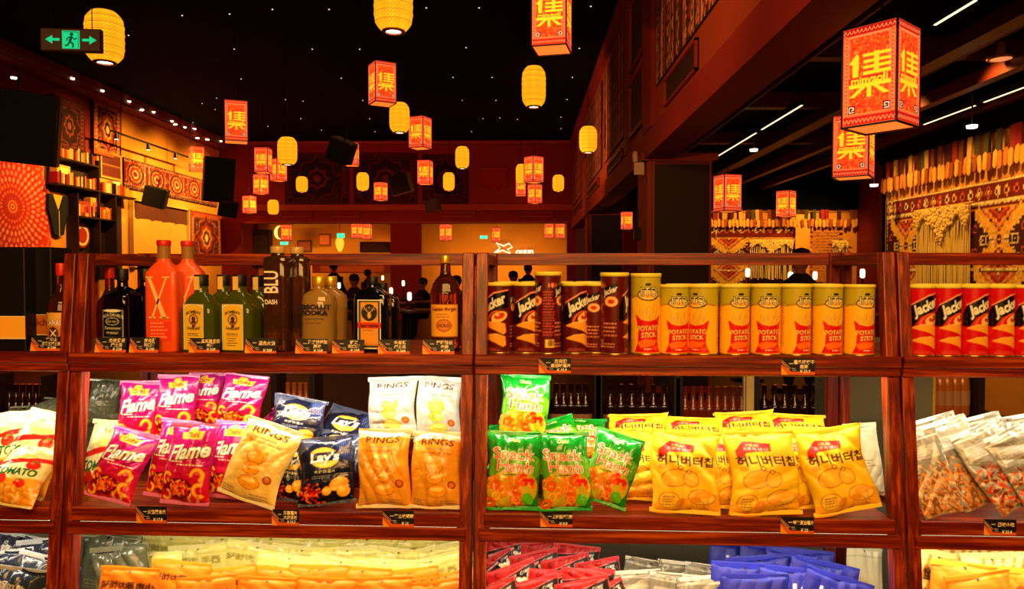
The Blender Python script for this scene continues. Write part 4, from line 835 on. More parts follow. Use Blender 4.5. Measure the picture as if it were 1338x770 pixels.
# gift boxes on the left shelf
def gift(label, x0, x1, topy, ly0, ly1, v, txt, lc):
    u0, zt_, sc = at_v(x0, topy, v); u1 = at_v(x1, topy, v)[0]; la, lb = at_v(x0, ly1, v)[1], at_v(x0, ly0, v)[1]; w_ = u1-u0
    o = cbox('gift_box', -w_/2, w_/2, 0, .10, 0, zt_-Z1, mat('black gift box card', (.02, .015, .015), .45), None, .003); o.location = SH((u0+u1)/2, v, Z1); o.rotation_euler = (0, 0, -TH)
    a = Art(10, 10*(lb-la)/w_, 14, lc); a.rect(0, 0, 10, .3, WT); a.rect(0, a.H-.3, 10, a.H, WT)
    if txt: a.text(txt, 5.0, a.H*.62, 3.4, (.45, .12, .05), .03)
    panel('label_band', a, w_+.002, lb-la, PAPER, o, 40, (0, -.0015, (la+lb)/2-Z1)); return tag(o, label, 'gift box', 'dark gift boxes on the left shelf')
gift('black gift box with bright gold band at the left edge', -20, 31, 323, 413, 443, .0, '', (1, .72, .20))
gift('black gift box with brownish gold band beside the amber whisky', 32, 66, 323, 411, 438, .05, 'ldich', (.72, .38, .10))

# ================================================================== price cards
def card(label, x0, x1, y0, y1, l1, l2, pr, Z=None, v=None, standing=False, lit=False):
    cx, cy = (x0+x1)/2, (y0+y1)/2; u, z, sc = at_v(cx, cy, v); w_, h_ = (x1-x0)*sc, (y1-y0)*sc
    a = Art(42, 20, 5, (.05, .02, .02)); a.poly([(0, 0), (42, 0), (42, 4), (13, 4), (0, 13)], (.86, .36, .08)); a.poly([(0, 0), (9, 0), (0, 10)], (.95, .62, .14))
    a.line([(0, 16.2), (10, 6.5)], .8, (.95, .75, .45)); a.line([(0, 18.5), (12, 7.5)], .8, (.9, .55, .3))
    a.rect(9.5, 13.2, 15, 14.4, (.8, .75, .7)); a.text(l1, 28.5, 15.6 if l2 else 13.4, 5.4, (1, .90, .72), .03, 0, 0, min(1, 26/(len(l1)*5.4))); 
    if l2: a.text(l2, 28.5, 10.0, 5.2, (1, .90, .72), .03, 0, 0, min(1, 26/(len(l2)*5.2)))
    a.rect(13, 7.4, 18, 8.4, (.7, .65, .6)); a.rect(14, 5.2, 19, 6.2, (.7, .65, .6)); a.text('¥ '+pr, 30, 4.6, 5.0, WT, .03, .1)
    o = empty('price_card', SH(u, v, z), -TH); panel('printed_face', a, w_, h_, PAPER, o, 110, (0, -.001, 0))
    t_ = math.radians(-12 if standing else 0)
    cbox('acrylic_back', -w_/2, w_/2, 0, .0015, -h_/2, h_/2, BLACK, o)
    if standing: MB().add([(-w_/2, 0, -h_/2), (w_/2, 0, -h_/2), (w_/2, .022, -h_/2), (-w_/2, .022, -h_/2)], [(0, 3, 2, 1), (0, 1, 2, 3)]).build('foot', BLACK, o)
    o.rotation_euler = (t_, 0, -TH); return tag(o, label, 'price card', 'small black price cards')
vs_ = vf(Z1)+.004
for x0, x1, y0, y1, l1, l2, p_, nm in ((40, 80, 440, 459, '芝华士', '苏格兰威士忌', '298', 'the gift boxes'), (124, 166, 441, 461, '杰克丹尼', '威士忌', '328', 'the square black whiskey'), (169, 208, 441, 461, '爱克斯', '利口酒', '298', 'the large letter X bottle'), (247, 288, 442, 461, '孟买蓝宝石', '金酒', '268', 'the left gin bottle'), (320, 362, 442, 463, '蓝色火焰', '', '288', 'the tall smoky bottle'), (386, 428, 443, 463, '绝对伏特加', '原味', '268', 'the clear vodka bottle'), (434, 476, 444, 462, '野格', '利口酒', '258', 'the left half of the stag label bottle'), (494, 536, 444, 463, '金麦斯', '威士忌', '268', 'the gap right of the stag label bottle'), (552, 594, 444, 463, '摩根船长', '金朗', '258', 'the amber rum bottle')):
    card('small black and orange price card standing before %s' % nm, x0, x1, y0, y1, l1, l2, p_, v=vs_, standing=True)
card('black price card hung on the rail below the maroon cans', 704, 746, 468, 488, '杰克牌', '番茄味薯片', '19.9', v=vf(Z1)-.0215)
card('black price card hung on the rail below the yellow cans', 1021, 1064, 469, 490, '薯条味饼干', '香脆', '23.9', v=vf(Z1)-.0215)
for x0, x1, y0, y1, l1, l2, p_, nm in ((178, 218, 662, 684, '火焰粟米条', '', '17.8', 'magenta bags'), (355, 391, 666, 687, '乐事薯片', '大波浪味', '10.5', 'dark blue chip bags'), (500, 541, 668, 689, '芝士味圈圈', '', '15', 'gold ring bags'), (706, 748, 669, 689, '上好佳洋葱圈', '', '9.9', 'green onion ring bags'), (1020, 1063, 676, 698, '蜂蜜黄油薯片', '', '22', 'yellow honey butter bags'), (1286, 1327, 679, 700, '风味小吃', '', '25.8', 'clear pouches')):
    card('black price card on the lower rail under the %s' % nm, x0, x1, y0, y1, l1, l2, p_, v=vf(Z2)-.0135)
# ================================================================== lanterns
def art_lantern():
    a = Art(10, 18, 15, (.90, .24, .07)); rg = np.random.default_rng(1); dk = (.30, .02, .02); pk = (1, .55, .30); og = (1, .50, .14)
    for i in range(420): x, y = rg.uniform(1.2, 8.8), rg.uniform(2.2, 16); a.arc(x, y, .08, .22, rg.uniform(0, 360), rg.uniform(0, 360)+200, (.66, .06, .03) if i % 2 else og, 6)
    a.rect(0, 0, 10, 1.7, (.70, .07, .04)); a.rect(0, 16.5, 10, 18, (.70, .07, .04))
    for i in range(13):
        x = .5+i*.75; a.line([(x-.3, 16.8), (x, 17.5), (x+.3, 16.8)], .14, pk); a.line([(x-.3, 1.2), (x, .5), (x+.3, 1.2)], .14, pk)
    for i in range(22):
        y = 1.9+i*.68; a.line([(.3, y), (.75, y+.25), (.3, y+.5)], .13, pk); a.line([(9.7, y), (9.25, y+.25), (9.7, y+.5)], .13, pk)
    for x0, y0, x1, y1 in ((.05, .05, 9.95, 17.95), (1.0, 1.8, 9.0, 16.3), (1.25, 2.05, 8.75, 16.05)):
        a.line([(x0, y0), (x1, y0), (x1, y1), (x0, y1), (x0, y0)], .14, pk)
    y_ = (1, .74, .12)
    a.poly([(1.2, 11.4), (2.6, 13.0), (3.1, 12.7), (3.0, 8.9), (1.9, 8.9), (1.9, 11.2)], y_)
    for yy in (12.2, 11.1, 10.05, 9.0): a.rect(3.9, yy, 8.9, yy+.58, y_)
    a.rect(5.9, 9.0, 6.8, 12.9, y_)
    a.rect(1.2, 7.75, 8.9, 8.75, (.80, .12, .05)); a.text('minvaoJi', 5.05, 8.2, 2.0, y_, .03, 0, 0, 1.02)
    a.rect(1.2, 6.8, 8.9, 7.45, y_); a.rect(4.6, 5.0, 5.5, 7.2, y_); a.poly([(3.6, 6.9), (4.6, 6.9), (2.3, 5.2), (1.2, 5.2)], y_); a.poly([(5.6, 6.9), (6.6, 6.9), (8.8, 5.2), (7.6, 5.2)], y_)
    for x0, s_ in ((1.1, 1), (8.9, -1)):
        a.rect(min(x0, x0+s_*1.3), 2.3, max(x0, x0+s_*1.3), 3.7, dk); a.line([(x0+s_*1.1, 2.5), (x0+s_*.2, 2.5), (x0+s_*.2, 3.4), (x0+s_*1.0, 3.4), (x0+s_*1.0, 2.9), (x0+s_*.6, 2.9)], .14, (.95, .8, .65))
    return a
LA = art_lantern(); FRAME = mat('dark lantern frame', (.16, .04, .03), .5); LW, LH = .36, .66
def box_lantern():
    root = empty('box_lantern'); first = None
    me = None
    for k in range(4):
        a = k*math.pi/2
        if me is None: p = panel('printed_panel', LA, LW-.02, LH-.02, GLOW, root, 84); me = p.data
        else: p = link('printed_panel', me, None, root)
        p.location = (math.sin(a)*(LW/2-.004), -math.cos(a)*(LW/2-.004), LH/2); p.rotation_euler = (0, 0, a)
    f = MB(); h = LW/2; t = .012
    for x in (-h, h-t):
        for y in (-h, h-t): f.box(x, x+t, y, y+t, 0, LH)
    for z in (0, LH-t):
        f.box(-h, h, -h, -h+t, z, z+t).box(-h, h, h-t, h, z, z+t).box(-h, -h+t, -h, h, z, z+t).box(h-t, h, -h, h, z, z+t)
    f.build('frame', FRAME, root)
    cbox('bottom_diffuser', -h+t, h-t, -h+t, h-t, .012, .018, mat('lantern diffuser', (.9, .4, .15), .8, emit=(1, .46, .16), estr=1.3), root)
    cbox('top_board', -h+t, h-t, -h+t, h-t, LH-.01, LH-.004, FRAME, root)
    MB().tube([(0, 0, LH-.005), (0, 0, LH+1)], .006, 6).build('cord', IRON, root)
    return root
def art_weave():
    a = Art(24, 12, 12, (.98, .76, .10))
    for i in range(64):
        x = i*.75-12; a.line([(x, 0), (x+12, 12)], .13, (.62, .30, .02)); a.line([(x+12, 0), (x, 12)], .13, (.72, .38, .03))
    return a
WV_ART = art_weave()
def round_lantern():
    root = empty('round_lantern'); H = .50; n = 72; zz = np.linspace(0, 1, 40); a = np.linspace(0, 2*np.pi, n); A, Zg = np.meshgrid(a, zz)
    Rr = .17*(1-.42*np.abs(2*Zg-1)**5.0)*(1+.012*np.cos(Zg*2*np.pi*7)); g = mat('lit woven shade', attr=True, rough=.9, estr=1.75)
    sh = grid('woven_shade', np.cos(A)*Rr, np.sin(A)*Rr, Zg*H, WV_ART.sample(40, n), g, root)
    hp = MB()
    for k in range(1, 7):
        z = k/7; r = .17*(1-.42*abs(2*z-1)**5)+.0015; hp.lathe([(r, z*H-.003), (r+.003, z*H), (r, z*H+.003)], 40, caps=False)
    o = hp.build('bamboo_hoops', mat('bamboo hoop', (.62, .36, .05), .6, emit=(.8, .45, .05), estr=.6), root); o['kind'] = 'stuff'
    MB().lathe([(.070, -.012), (.102, -.012), (.102, .006), (.070, .006), (.070, -.012)], 32, caps=False).build('bottom_ring', mat('red brown ring', (.45, .12, .04), .5), root)
    MB().lathe([(.10, H-.006), (.10, H+.006), (.03, H+.012)], 32).build('top_ring', mat('red brown ring', (.45, .12, .04), .5), root)
    MB().lathe([(.01, .0), (.072, .002), (.078, .01), (.05, .03)], 24).build('lamp_bulb', mat('bright lamp', (1, .95, .8), .5, emit=(1, .93, .72), estr=6), root)
    MB().tube([(0, 0, H), (0, 0, H+1)], .005, 6).build('cord', IRON, root)
    return root
BLp, RLp = None, None
def hang_box(x0, x1, y0, y1, rot, label, hpx=None, zc=6.05, k=1.0):
    global BLp
    h_ = hpx or (y1-y0)*.93; Y = min(LH*960/h_, 27.2 if zc == 3.9 else 24.2 if x1 < 760 else 16); sc_ = h_*Y/960/LH; P = at_y((x0+x1)/2, (y0+y1)/2, Y); first = BLp is None
    if first: BLp = box_lantern()
    o = BLp if first else copy_tree(BLp)
    base = P.z-LH*sc_/2; o.location = (P.x, P.y, base); o.rotation_euler = (0, 0, math.radians(rot)); o.scale = (sc_, sc_, sc_)
    for c in KIDS(o):
        if c.name.startswith('cord'): s_ = max(.05, (zc-base-LH*sc_)/sc_); c.scale.z = s_; c.location.z = (LH-.005)*(1-s_)
    tag(o, label, 'lantern', 'square printed lanterns'); return o
def hang_round(x0, x1, y0, y1, label, zc=6.05, Y=None):
    global RLp
    Y = Y or .5*960/(y1-y0); P = at_y((x0+x1)/2, (y0+y1)/2, Y); first = RLp is None
    if first: RLp = round_lantern()
    o = RLp if first else copy_tree(RLp); base = P.z-.25; o.location = (P.x, P.y, base); o.rotation_euler = (0, 0, random.uniform(0, 3))
    s_w = (x1-x0)*Y/960/.34; s_h = (y1-y0)*Y/960/.5; o.scale = (s_w, s_w, s_h)
    for c in KIDS(o):
        if c.name.startswith('cord'): s_ = max(.05, (zc-base-.5)/s_h); c.scale.z = s_; c.location.z = .5*(1-s_)
    tag(o, label, 'lantern', 'round yellow woven lanterns'); return o
sq = 'red square printed lantern '
hang_box(1098, 1204, 26, 180, -49, sq+'largest and nearest, at the upper right', 128, 3.95)
hang_box(1087, 1144, 150, 236, -34, sq+'partly behind the largest one', 80, 3.95)
hang_box(932, 969, 228, 278, 17, sq+'beside the dark pillar at the right', 48, 3.95)
hang_box(1011, 1043, 248, 285, -47, sq+'in front of the distant tapestry wall', 34, 3.95)
hang_box(696, 746, -26, 73, -12, sq+'cut by the top edge, right of centre', 84)
hang_box(480, 519, 79, 141, 30, sq+'high, left of centre above a round lantern', 53)
hang_box(534, 564, 152, 196, -23, sq+'lower right of the round lantern with a visible bulb', 41)
hang_box(293, 324, 132, 188, 22, sq+'facing straight on against the black ceiling, left', 53)
hang_box(332, 356, 192, 228, 0, sq+'left of the large round one with a dangling plug', 33)
hang_box(353, 375, 206, 239, 52, sq+'just below and behind its left neighbour', 29)
hang_box(330, 352, 227, 255, 57, sq+'under the pair at the far left of the red wall', 26)
hang_box(316, 336, 255, 280, 65, sq+'lowest at the left end of the red wall', 23)
hang_box(246, 268, 191, 225, 32, sq+'before the golden wall at the left', 32)
hang_box(450, 470, 186, 218, 6, sq+'half hidden by the tilted black speaker', 30)
hang_box(544, 567, 209, 242, -8, sq+'middle of the red wall beside small speaker', 31)
hang_box(487, 508, 238, 263, -25, sq+'touching the left edge of a small speaker', 24)
hang_box(685, 710, 204, 240, 40, sq+'right side of red wall, uppermost of three', 34)
hang_box(671, 690, 231, 256, 0, sq+'right side of red wall, leftmost of three', 25)
hang_box(688, 710, 240, 267, 45, sq+'right side of red wall, lowest of three', 25)
hang_box(366, 382, 293, 315, 4, sq+'inside the bar by the crescent sign', 21, 3.9)
hang_box(461, 472, 291, 312, -30, sq+'inside the bar, left of a close pair', 20, 3.9)
hang_box(473, 486, 292, 314, 4, sq+'inside the bar, right of a close pair', 21, 3.9)
hang_box(574, 591, 292, 316, 42, sq+'inside the bar, left in the wide opening', 22, 3.9)
hang_box(641, 656, 297, 317, 8, sq+'inside the bar above the white wall sign', 19, 3.9)
hang_box(711, 724, 291, 313, 4, sq+'inside the bar, left of the pair at the right end', 20, 3.9)
hang_box(725, 739, 291, 313, 4, sq+'inside the bar, right of the pair at the right end', 20, 3.9)
hang_box(812, 826, 276, 301, 8, sq+'between the two red pillars', 23, 3.95)
rd = 'yellow round woven lantern '
hang_round(113, 160, 16, 81, rd+'behind the green exit sign')
hang_round(489, 539, -34, 40, rd+'cut by the top edge, left of centre')
hang_round(682, 713, 88, 139, rd+'alone on the black ceiling, right of centre')
hang_round(509, 535, 135, 173, rd+'overlapping two square lanterns near the centre')
hang_round(757, 780, 166, 199, rd+'in front of the long red beam')
hang_round(595, 613, 192, 220, rd+'highest on the red wall, centre')
hang_round(363, 388, 180, 215, rd+'large, at the left top of the red wall')
hang_round(466, 482, 226, 249, rd+'on the red wall left of the small speakers')
hang_round(579, 594, 226, 249, rd+'on the red wall right of the small speakers')
hang_round(722, 737, 229, 250, rd+'at the right end of the red wall')
hang_round(387, 402, 231, 251, rd+'on the red wall, third from the left')
hang_round(350, 364, 261, 280, rd+'lowest on the left of the red wall', Y=24.3)
hang_round(674, 688, 215, 240, rd+'behind the three square lanterns at the right')

# ================================================================== rugs and hangings
def zigzag(a, x0, x1, y, amp, step, wd, col):
    n = int((x1-x0)/step); pts = [(x0+i*step, y+(amp if i % 2 else -amp)) for i in range(n+1)]; a.line(pts, wd, col)
def diamonds(a, x0, x1, y, n, r, c1, c2):
    for i in range(n):
        x = x0+(x1-x0)*(i+.5)/n; a.poly([(x-r, y), (x, y+r), (x+r, y), (x, y-r)], c1); a.poly([(x-r*.5, y), (x, y+r*.5), (x+r*.5, y), (x, y-r*.5)], c2)
MR, DR, GO, CR, OR = (.42, .06, .04), (.19, .025, .025), (.88, .62, .22), (.93, .82, .58), (.80, .32, .12)
def rug_medallion(W, H, seed=0, base=MR, res=14, dim=1.0):
    rg = np.random.default_rng(seed); a = Art(W, H, res, DR); b = min(W, H)*.13; a.rect(b*.25, b*.25, W-b*.25, H-b*.25, OR); a.rect(b*.45, b*.45, W-b*.45, H-b*.45, base)
    a.rect(b, b, W-b, H-b, GO); a.rect(b*1.12, b*1.12, W-b*1.12, H-b*1.12, DR)
    for s_ in (0, 1):
        y = b*.72 if s_ == 0 else H-b*.72; diamonds(a, b, W-b, y, int(W/b*1.3), b*.2, GO, OR)
        x = b*.72 if s_ == 0 else W-b*.72
        for i in range(int(H/b*1.3)): yy = b+(H-2*b)*(i+.5)/int(H/b*1.3); a.ell(x, yy, b*.2, b*.2, GO)
    cx, cy = W/2, H/2
    for i in range(int(W*H*1.6)):
        x, y = rg.uniform(b*1.3, W-b*1.3), rg.uniform(b*1.3, H-b*1.3); a.ell(x, y, b*.12, b*.09, [GO, OR, CR][i % 3], rg.uniform(0, 3), 7)
    for k, c in ((.36, OR), (.33, DR), (.27, base), (.18, GO), (.13, DR), (.07, CR)):
        n = 8; a.poly([(cx+W*k*(1+.16*(-1)**j)*(abs(math.cos(j*math.pi/n))**1.5)*math.copysign(1, math.cos(j*math.pi/n)), cy+H*k*1.15*(1+.10*(-1)**j)*(abs(math.sin(j*math.pi/n))**1.3)*math.copysign(1, math.sin(j*math.pi/n))) for j in range(2*n)], c)
    a.a *= np.array([1, dim, dim])*dim; return a
def rug_mandala():
    a = Art(30, 30, 12, (.80, .18, .07)); cx = cy = 15
    a.ell(cx, cy, 14.6, 14.6, (.72, .12, .05), 0, 60)
    for ring, (r, n, s_) in enumerate(((2.6, 16, .35), (4.4, 24, .55), (6.2, 28, .7), (8.0, 32, .85), (9.9, 36, .9), (11.8, 40, .85), (13.6, 46, .8))):
        for i in range(n):
            t = (i+.5*(ring % 2))/n*2*math.pi; a.ell(cx+r*math.cos(t), cy+r*math.sin(t), s_*.95, s_*.62, (.95, .55, .34) if ring > 2 else (.98, .5, .15), t, 10)
    for i in range(32): t = i/32*2*math.pi; a.line([(cx+2*math.cos(t), cy+2*math.sin(t)), (cx+13*math.cos(t), cy+13*math.sin(t))], .14, (.45, .05, .03))
    for r, c in ((1.9, (.95, .5, .12)), (1.4, (.6, .08, .04)), (.9, (.98, .6, .2)), (.4, (.4, .04, .03))): a.ell(cx, cy, r, r, c)
    rg = np.random.default_rng(2)
    for i in range(500):
        x, y = rg.uniform(0, 30), rg.uniform(0, 30)
        if math.hypot(x-cx, y-cy) > 14.4: a.ell(x, y, .32, .32, (.95, .6, .25), 0, 7)
    return a
def rug_geo(W, H, xs, res=40, border=.14):
    """wide tribal weaving: beaded borders, a stepped diamond band and big X motifs; units are metres"""
    a = Art(W, H, res, DR)
    def bead(y, s_, c=CR):
        n = int(W/(s_*2.4))
        for i in range(n): a.ell((i+.5)*W/n, y, s_, s_*.8, c, 0, 8)
    top = H-.03; a.rect(0, H-.36, W, H, MR); bead(H-.03, .016); a.rect(0, H-.065, W, H-.055, CR)
    for i in range(int(W/.16)):
        x = (i+.5)*W/int(W/.16); y = H-.165; c = [CR, GO, OR][i % 3]
        a.poly([(x-.06, y), (x, y+.07), (x+.06, y), (x, y-.07)], c); a.poly([(x-.035, y), (x, y+.04), (x+.035, y), (x, y-.04)], DR); a.poly([(x-.015, y), (x, y+.018), (x+.015, y), (x, y-.018)], CR); a.rect(x+.065, y-.008, x+.095, y+.008, CR)
    a.rect(0, H-.275, W, H-.265, CR); bead(H-.30, .014); a.rect(0, H-.345, W, H-.33, GO)
    for cx in (0, W):   # side borders
        s_ = 1 if cx == 0 else -1
        for j in range(int(H/.06)): a.ell(cx+s_*.03, j*.06+.02, .018, .02, CR, 0, 8); a.ell(cx+s_*.16, j*.06+.02, .014, .02, CR, 0, 8)
        a.rect(min(cx+s_*.065, cx+s_*.08), 0, max(cx+s_*.065, cx+s_*.08), H, GO); a.rect(min(cx+s_*.20, cx+s_*.215), 0, max(cx+s_*.2, cx+s_*.215), H-.33, GO)
    ch, hw = .34, .42
    for x in xs:
        for cyc in (H-.70, H-1.40):
            a.rect(x-hw-.1, cyc-ch, x+hw+.1, cyc+ch, (.26, .03, .03))
            for sy in (-1, 1):
                for k, c in ((1, (.80, .36, .12)), (.80, (.92, .60, .25)), (.62, (.62, .14, .07)), (.42, OR), (.24, MR), (.12, CR)):
                    y0 = cyc+sy*ch; a.poly([(x-hw*.80*k, y0), (x+hw*.80*k, y0), (x, y0-sy*ch*.80*k)], c)
            for s1 in (-1, 1): a.line([(x-hw, cyc-s1*ch), (x+hw, cyc+s1*ch)], .13, (.95, .70, .26))
            for sx in (-1, 1):
                for sy in (-1, 1):
                    L = math.hypot(hw, ch); nx_, ny_ = -sy*ch/L, sx*hw/L
                    for j in range(8):
                        t = (j+1.2)/9.2; px2, py2 = x+sx*hw*t, cyc+sy*ch*t
                        for o_ in (-1, 1): a.ell(px2+o_*nx_*.078, py2+o_*ny_*.078, .016, .013, DR if (o_*nx_*sx) < 0 else CR, 0, 6)
                a.ell(x+sx*hw*.66, cyc, .070, .070, CR, 0, 8); a.ell(x+sx*hw*.66, cyc, .045, .045, DR, 0, 8); a.ell(x+sx*hw*.66, cyc, .02, .02, CR, 0, 8)
                for sy in (-1, 1): a.arc(x+sx*hw*1.02, cyc+sy*.13, .03, .05, 0, 300, OR)
            a.ell(x, cyc, .055, .055, MR, 0, 8); a.ell(x, cyc, .028, .028, CR, 0, 8)
            a.rect(x-hw-.14, cyc-ch-.012, x+hw+.14, cyc-ch+.012, CR)
    return a.noise(.08, .02)
def hang_rug(name, label, art, w_, h_, loc, rz, nx, cat='rug', group=None, amp=.012):
    o = panel(name, art, w_, h_, CLOTH, None, nx, loc, (0, 0, rz), lambda X, Z: amp*np.sin(X*5+1.3*np.sin(Z*2)), .02)
    if amp: pass
    return tag(o, label, cat, group)
LWX = -10.34; RL = math.pi/2     # left wall: sheets face +x  (local -y -> +x)
def lw(px, py): P = at_x(px, py, LWX); return P
def left_rug(label, art_fn, x0, x1, y0, y1, nx, ybase='l', name='wall_rug', group='rugs on the left wall', X=LWX, cat='rug', amp=.012):
    xm = (x0+x1)/2; A, B = at_x(x0, 200, X), at_x(x1, 200, X); c0, c1 = at_x(xm, y0, X).z, at_x(xm, y1, X).z
    w_, h_ = B.y-A.y, c0-c1; return hang_rug(name, label, art_fn(w_, h_), w_, h_, (X+.03, (A.y+B.y)/2, (c0+c1)/2), RL, nx, cat, group, amp)
left_rug('large red and cream mandala tapestry on the left wall', lambda w_, h_: rug_mandala(), -44, 62, 203, 336, 110, name='mandala_tapestry', cat='tapestry')
left_rug('small patterned orange hanging above the mandala, beside the black speaker', lambda w_, h_: rug_medallion(14, 14*h_/w_, 3, (.75, .3, .12)), -30, 16, 152, 206, 50)
left_rug('dark medallion rug hung above the bookshelves', lambda w_, h_: rug_medallion(14, 14*h_/w_, 4, (.30, .06, .04), 14, .55), 68, 110, 130, 200, 60)
left_rug('bright orange rug hung beside the golden wall, under the track', lambda w_, h_: rug_medallion(14, 14*h_/w_, 5, (.62, .22, .07)), 121, 157, 134, 206, 50)
def art_grid(w_, h_):
    a = Art(10, 10*h_/w_, 12, (.86, .66, .30)); a.rect(.6, .6, 9.4, a.H-.6, (.30, .09, .06))
    for i in range(14): a.rect(.6+i*.63, .6, .75+i*.63, a.H-.6, (.48, .2, .10))
    for i in range(12): a.rect(.6, .6+i*.75*a.H/9, 9.4, .72+i*.75*a.H/9, (.42, .15, .08))
    a.rect(.6, a.H/2-.15, 9.4, a.H/2+.2, (.66, .42, .2)); return a
left_rug('pale framed woven grid panel under the bright orange rug', art_grid, 130, 157, 200, 234, 40, name='woven_hanging', cat='wall hanging', amp=0)
def band(w_, h_):
    a = Art(w_*4, h_*4, 14, MR); W, H = a.W, a.H
    a.rect(0, 0, W, .35, DR); a.rect(0, H-.35, W, H, DR); diamonds(a, 0, W, .2, 60, .12, CR, MR); diamonds(a, 0, W, H-.2, 60, .12, CR, MR); a.rect(0, .4, W, .48, CR); a.rect(0, H-.48, W, H-.4, CR)
    n = 5
    rg = np.random.default_rng(8)
    for i in range(int(W*8)): a.ell(rg.uniform(0, W), rg.uniform(.5, H-.5), .12, .08, [GO, OR, CR][i % 3], rg.uniform(0, 3), 7)
    for i in range(n):
        x = (i+.5)*W/n
        for k, c in ((1, OR), (.9, DR), (.7, GO), (.6, (.6, .1, .06)), (.35, CR), (.25, MR)): a.poly([(x+W/n*.40*k*math.cos(t)*(1+.1*(j % 2)), H/2+H*.36*k*math.sin(t)*(1+.1*(j % 2))) for j, t in enumerate(np.linspace(0, 2*np.pi, 24, endpoint=False))], c)
        xx = x+W/n/2; a.rect(xx-.5, .5, xx-.42, H-.5, CR); a.rect(xx+.42, .5, xx+.5, H-.5, CR)
    return a
A, B = at_x(160, 200, LWX), at_x(282, 200, LWX)
hang_rug('wall_rug', 'long red medallion runner across the golden left wall', band(B.y-A.y, .78), B.y-A.y, .78, (LWX+.03, (A.y+B.y)/2, 2.62+EYE-.35+.33), RL, 170, 'rug', 'rugs on the left wall')
left_rug('small arched medallion rug right of the curtained screen', lambda w_, h_: rug_medallion(12, 12*h_/w_, 6, (.55, .15, .06)), 247, 286, 278, 345, 44)
# curtained screen
def fold(X, Z): return .03*np.sin(X*9)+.012*np.sin(X*23)
c0, c1 = lw(205, 266), lw(205, 350); ya, yb = lw(168, 260).y, lw(243, 260).y
sc_ = empty('curtained_screen', (LWX, (ya+yb)/2, c1.z), RL); tag(sc_, 'golden curtained screen in a pale frame on the left wall', 'screen')
h_ = c0.z-c1.z; w_ = yb-ya
a = Art(10, 6, 10, (.86, .60, .22)); o = panel('curtain', a, w_-.1, h_-.5, CLOTH, sc_, 90, (0, -.06, (h_-.5)/2), (0, 0, 0), fold)
cbox('header_panel', -w_/2+.05, w_/2-.05, -.05, -.02, h_-.5, h_-.05, mat('brown header', (.32, .13, .07), .8), sc_)
for x in (-w_/2, w_/2-.06): cbox('frame_side', x, x+.06, -.12, 0, 0, h_, mat('pale frame', (.80, .66, .38), .5), sc_)
cbox('frame_top', -w_/2, w_/2, -.12, 0, h_-.05, h_, mat('pale frame', (.80, .66, .38), .5), sc_)
# bookcase with books on the left wall
BK = mat('dark shelf wood', (.14, .05, .035), .6)
ya, yb = lw(56, 260).y, lw(134, 260).y; bz = 1.5
bc = empty('bookcase', (LWX+.02, (ya+yb)/2, bz), RL); tag(bc, 'dark wall bookcase with rows of books under the medallion rug', 'bookcase'); bw = yb-ya
def lz(px, py): return lw(px, py).z
rows = [(61, 112, 211, 'upper'), (57, 116, 244, 'middle'), (86, 136, 285, 'lower'), (118, 162, 255, 'side')]
bcx = (ya+yb)/2
cbox('back_panel', lw(84, 200).y-bcx, lw(156, 200).y-bcx, -.01, .0, 0, lz(95, 240)-bz, BK, bc); cbox('back_panel', -bw/2, lw(122, 200).y-bcx, -.01, .0, lz(75, 250)-bz, lz(95, 205)-bz, BK, bc)
cbox('lit_tone_backing', lw(55, 200).y-bcx, lw(84, 200).y-bcx, -.008, .0, 0, lz(75, 252)-bz, OCH, bc)  # added board, its gold paints in the lit background behind the waistcoat
for px0, px1, py, nm in rows: cbox('shelf_board', lw(px0, py).y-bcx, lw(px1, py).y-bcx, -.30, 0, lz((px0+px1)/2, py)-bz-.035, lz((px0+px1)/2, py)-bz, BK, bc)
for px0, zt0 in ((84, 252), (113, 210), (135, 240)): cbox('upright', lw(px0, 200).y-bcx-.02, lw(px0, 200).y-bcx+.02, -.28, 0, 0, lz(px0, zt0)-bz, BK, bc)
BCOL = [('cream', (.88, .74, .48)), ('red', (.62, .10, .06)), ('orange', (.85, .42, .14)), ('dark brown', (.20, .07, .05)), ('gold', (.86, .60, .2))]
bkm = {}
for ri, (px0, px1, py, nm) in enumerate(rows):
    y = lw(px0, py).y+.10; end = lw(px1, py).y-.10; zb = lz((px0+px1)/2, py)+.002; k = ri
    while y < end:
        t = random.uniform(.045, .075); h2 = random.uniform(.20, .30); cn, cc = BCOL[random.randrange(5)]; k += 1
        if cn not in bkm:
            m_ = MB().box(-.5, .5, -1, 0, 0, 1); bkm[cn] = m_.mesh('book'); bkm[cn].materials.append(mat('book cover '+cn, cc, .6))
        if random.random() < .9:
            o = link('book', bkm[cn]); o.location = (LWX+.04, y+t/2, zb); o.rotation_euler = (0, 0, RL); o.scale = (t*.92, .2, h2)
            tag(o, '%s book, %s from the left on the %s shelf of the wall bookcase' % (cn, ORD[min(k-ri-1, 29)], nm), 'book', '%s books on the %s bookcase shelf' % (cn, nm))
        y += t+.004
